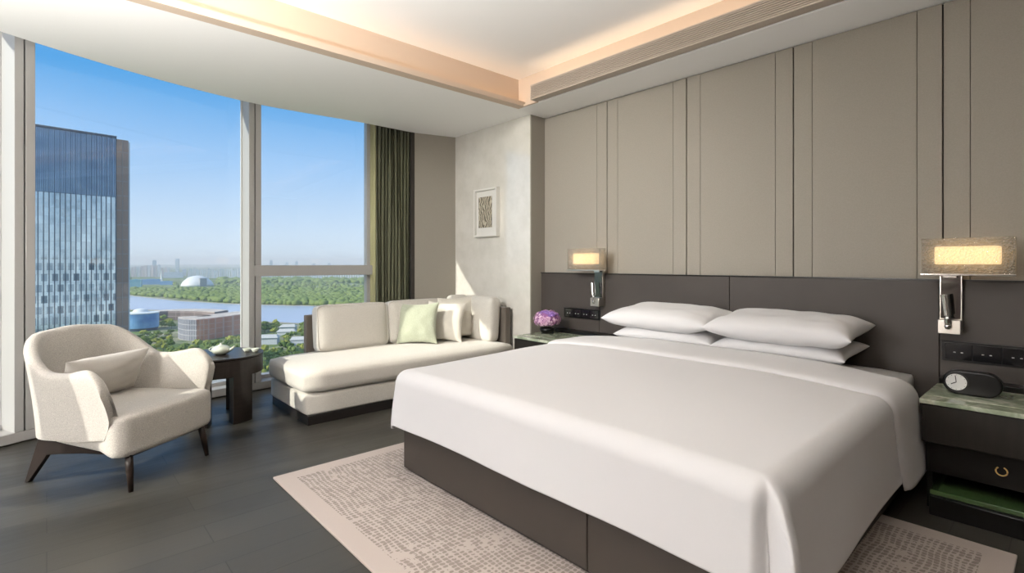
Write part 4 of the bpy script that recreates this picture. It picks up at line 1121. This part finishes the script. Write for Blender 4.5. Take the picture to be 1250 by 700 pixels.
def arc_block(name, front, depth, top, mats, parent, z0=GZ):
    F0 = [atground(u, v) for u, v in front]; n = len(F0)
    Bk = []
    for i, p in enumerate(F0):
        t = (F0[min(i + 1, n - 1)] - F0[max(i - 1, 0)]).normalized(); nn = Vector((-t.y, t.x, 0)); nn = nn if nn.dot(D) > 0 else -nn
        Bk.append(p + nn * (depth if not callable(depth) else depth(i / (n - 1))))
    P = [(p.x, p.y) for p in F0] + [(p.x, p.y) for p in Bk[::-1]]
    return MB().prism(P, z0, top).build(name, mats, parent)
mu_ = thing('curved_brick_hall', 'low curved red-brown brick hall by the river below the window', 'building', atground(240, 412))
def interp(pts, n=6):
    o = []
    for (a, b), (c, d) in zip(pts, pts[1:]):
        for k in range(n): o.append((a + (c - a) * k / n, b + (d - b) * k / n))
    return o + [pts[-1]]
arc_block('finned_end', [(217, 412.5), (219, 414.2), (224, 415.6), (231, 416.4), (240, 416.6)], 24, -43.4, M['brick_glass'], mu_)
arc_block('brick_wing', [(240.2, 416.6), (252, 415.4), (265, 413.3), (278, 411), (291, 408.5), (315, 404)], 24, -43.2, M['brick'], mu_)
arc_block('wing_roof', [(217.4, 412.5), (219.4, 414), (224, 415.3), (240, 416.3), (265, 413), (291, 408.2), (315, 403.7)], 23, -42.9, M['roof_pale'], mu_, -43.3)
o = mu_.children[-1]
mu2 = thing('rear_brick_wing', 'dark curved rear wing of brick closing the ring toward the river', 'building', atground(215, 391))
def arc2(name, pts, depth, z0, z1, m):
    F0 = [atground(u, v) for u, v in pts]; P = [(p.x, p.y) for p in F0] + [((p + D * depth).x, (p + D * depth).y) for p in F0[::-1]]
    return MB().prism(P, z0, z1).build(name, m, mu2)
pts2 = [(176, 393), (190, 392), (205, 391.2), (220, 391), (235, 391.2), (247, 391.6), (262, 393)]
arc2('wall', pts2, 26, GZ, -50.6, striped('banded_dark_brick', (.20, .15, .14), (.34, .27, .25), 30, .5)); arc2('roof_edge', [(u, v - .2) for u, v in pts2], 25, -50.6, -50.0, M['roof_pale'])
# round blue hall
c = atground(171.5, 403); rb = 14.2
bh = thing('round_blue_hall', 'round blue drum-shaped hall with a white conical roof', 'building', c)
m, nt, b, out = new_mat('blue_cladding'); v = texco(nt); n = noise_tex(nt, v, .08, 3); cc = ramp(nt, n, [(.35, (.07, .22, .52)), (.65, (.22, .45, .72))]); nt.links.new(cc, b.inputs['Base Color']); b.inputs['Roughness'].default_value = .5
MB().lathe([(rb, 2.5), (rb, 15.5)], (c.x, c.y, GZ), 48).build('drum', m, bh, smooth=False)
MB().lathe([(rb - .8, 0), (rb - .8, 2.5)], (c.x, c.y, GZ), 40).build('ground_floor', M['fin'], bh)
MB().lathe([(rb + .3, 15.5), (rb + .3, 16.2), (6.5, 16.8), (4.5, 19.0), (0, 20)], (c.x, c.y, GZ), 48).build('conical_roof', plain('white_roof', (.72, .74, .74), .6), bh)
# white dome
c = atground(241, 349.5); k = (c - Vector((0, 0, c.z))).dot(D)
wd = thing('white_dome_hall', 'large white domed hall on the far river bank', 'building', c)
MB().lathe([(17.5 / 626 * k, 0), (17.3 / 626 * k, 2 / 626 * k), (15 / 626 * k, 6 / 626 * k), (10 / 626 * k, 10.5 / 626 * k), (5 / 626 * k, 12.3 / 626 * k), (0, 13 / 626 * k)], (c.x, c.y, GZ), 40).build('dome', plain('white_dome', (.72, .73, .73), .5), wd, smooth=True)
q = c + RT * (12 / 626 * k) - D * 20; mb = MB(); mb.box((q.x - 8, q.y - 8, GZ), (q.x + 8, q.y + 8, GZ + 10 / 626 * k)); mb.build('entrance_block', plain('dome_grey', (.35, .36, .38), .7), wd)
# city blocks
def cityblock(u, v0, v1, wpx, m, lab, grp=None, cat='building', name='apartment_block', dp=1.0):
    p = atground(u, v0); k = (p - Vector((0, 0, p.z))).dot(D); w_ = wpx / 626 * k; h_ = (v0 - v1) / 626 * k
    rz = cam.rotation_euler.z + (625 - u) / 900 + rnd.uniform(-.08, .08)
    mb = MB(); mb.box((-w_ / 2, -w_ * dp / 2, 0), (w_ / 2, w_ * dp / 2, h_)); mb.box((-w_ * .2, -w_ * .15, h_), (w_ * .2, w_ * .15, h_ * 1.05))
    o = mb.build(name, m, local=True); o.location = p; o.rotation_euler = (0, 0, rz); tag(o, lab, cat, grp); return o
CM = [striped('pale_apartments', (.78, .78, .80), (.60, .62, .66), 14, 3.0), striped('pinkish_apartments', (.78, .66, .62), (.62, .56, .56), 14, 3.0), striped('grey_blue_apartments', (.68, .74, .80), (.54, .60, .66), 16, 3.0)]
for i in range(13): cityblock(157 + i * 4.1 + rnd.uniform(-.4, .4), 338.5, 325 + rnd.uniform(-1.5, 2.5), rnd.uniform(2, 3.0), CM[1 if i % 3 else 0], 'pinkish apartment tower on the skyline behind the blue-roofed sheds', 'pinkish skyline towers')
cityblock(188.5, 336, 318, 3.6, CM[2], 'slim grey high-rise rising above the pinkish apartment towers'); cityblock(216.5, 334, 316.5, 3.6, CM[2], 'tallest slim grey high-rise on the skyline above the white dome')
cityblock(212, 339.5, 332.5, 20, CM[2], 'long low blue-grey slab block below the tallest high-rise', dp=.3)
cityblock(225, 337, 329, 4, CM[0], 'small white block beside the long blue-grey slab')
for i in range(26): cityblock(230 + i * 2.5 + rnd.uniform(-.2, .2), 340, 327.5 + rnd.uniform(-.5, 3), rnd.uniform(1.4, 2.0), CM[2 if i % 3 else 0], 'hazy grey apartment block on the far skyline, one of a long row', 'grey skyline row')
for i in range(44): cityblock(317 + i * 3.0 + rnd.uniform(-.25, .25), 340.5, 329 + rnd.uniform(-1, 7), rnd.uniform(1.7, 2.4), CM[2 if i % 3 else 0], 'hazy pale block on the skyline seen across the window crossbar', 'skyline blocks at the crossbar')
for u, v1 in ((331, 318.5), (350, 321), (362, 319.5), (383, 322), (402, 321.5)): cityblock(u, 338, v1, 3, CM[2], 'grey tower standing above the window crossbar on the skyline', 'towers above the crossbar')
for i in range(6): cityblock(428 + i * 2.9, 341.0, 334.0 + rnd.uniform(0, 1), 1.9, CM[0], 'pale apartment slab in the estate nearest the curtain', 'estate by the curtain')
blu = plain('turquoise_metal_roof', (.16, .42, .52), .5); blu2 = plain('blue_metal_roof', (.18, .36, .60), .5)
cityblock(166, 350.5, 341.5, 11, blu, 'turquoise shed at the near end of the riverside sheds', name='riverside_shed'); cityblock(184, 347.5, 341, 20, blu2, 'long blue shed between the turquoise shed and the spire', name='riverside_shed', dp=.4); cityblock(203, 348, 343.5, 13, blu2, 'low blue shed right of the white spire', name='riverside_shed', dp=.5)
p = atground(197, 346.5); k = (p - Vector((0, 0, p.z))).dot(D)
o = MB().lathe([(1.6 / 626 * k, 0), (1.1 / 626 * k, 8 / 626 * k), (.2 / 626 * k, 15.5 / 626 * k)], (0, 0, 0), 4).build('white_spire', plain('white_spire', (.72, .74, .75), .5), local=True); o.location = p; tag(o, 'slender white spire behind the blue riverside sheds', 'spire')
pal = plain('pale_pavilion_roof', (.52, .52, .50), .6)
def house(u, v, wpx, dpx, h, lab):
    p = atground(u, v); k = (p - Vector((0, 0, p.z))).dot(D); w_ = wpx / 626 * k; d_ = dpx / 626 * k
    t = thing('park_pavilion', lab, 'building', p, cam.rotation_euler.z + .2)
    MB().box((-w_ / 2, -d_ / 2, 0), (w_ / 2, d_ / 2, h)).build('walls', CM[0], t, local=True)
    mb = MB(); mb.add([(-w_ * .56, -d_ * .6, h), (w_ * .56, -d_ * .6, h), (w_ * .56, d_ * .6, h), (-w_ * .56, d_ * .6, h), (-w_ * .4, 0, h + 2.2), (w_ * .4, 0, h + 2.2)], [(3, 2, 1, 0), (0, 1, 5, 4), (2, 3, 4, 5), (0, 4, 3), (1, 2, 5)])
    mb.build('roof', pal, t, local=True)
house(352, 403.5, 17, 12, 3.5, 'pale roofed pavilion nearest the river among the park trees'); house(350, 409, 20, 9, 3, 'long pale roofed pavilion in front of the riverside one')
house(328, 420, 22, 14, 5, 'whitish glazed pavilion beside the window post'); house(364, 421, 16, 10, 4, 'grey roofed pavilion low behind the sofa back')

# thin summer haze over the city
if HAZE:
    m = bpy.data.materials.new('summer_haze'); m.use_nodes = True; nt = m.node_tree; nt.nodes.clear()
    out = nt.nodes.new('ShaderNodeOutputMaterial'); vs = nt.nodes.new('ShaderNodeVolumeScatter'); vs.inputs['Color'].default_value = (.82, .90, 1, 1); vs.inputs['Density'].default_value = HAZE
    nt.links.new(vs.outputs[0], out.inputs['Volume'])
    o = MB().box((-12000, -9000, GZ + .05), (-45, 12000, 95)).build('haze', m); tag(o, kind='structure')
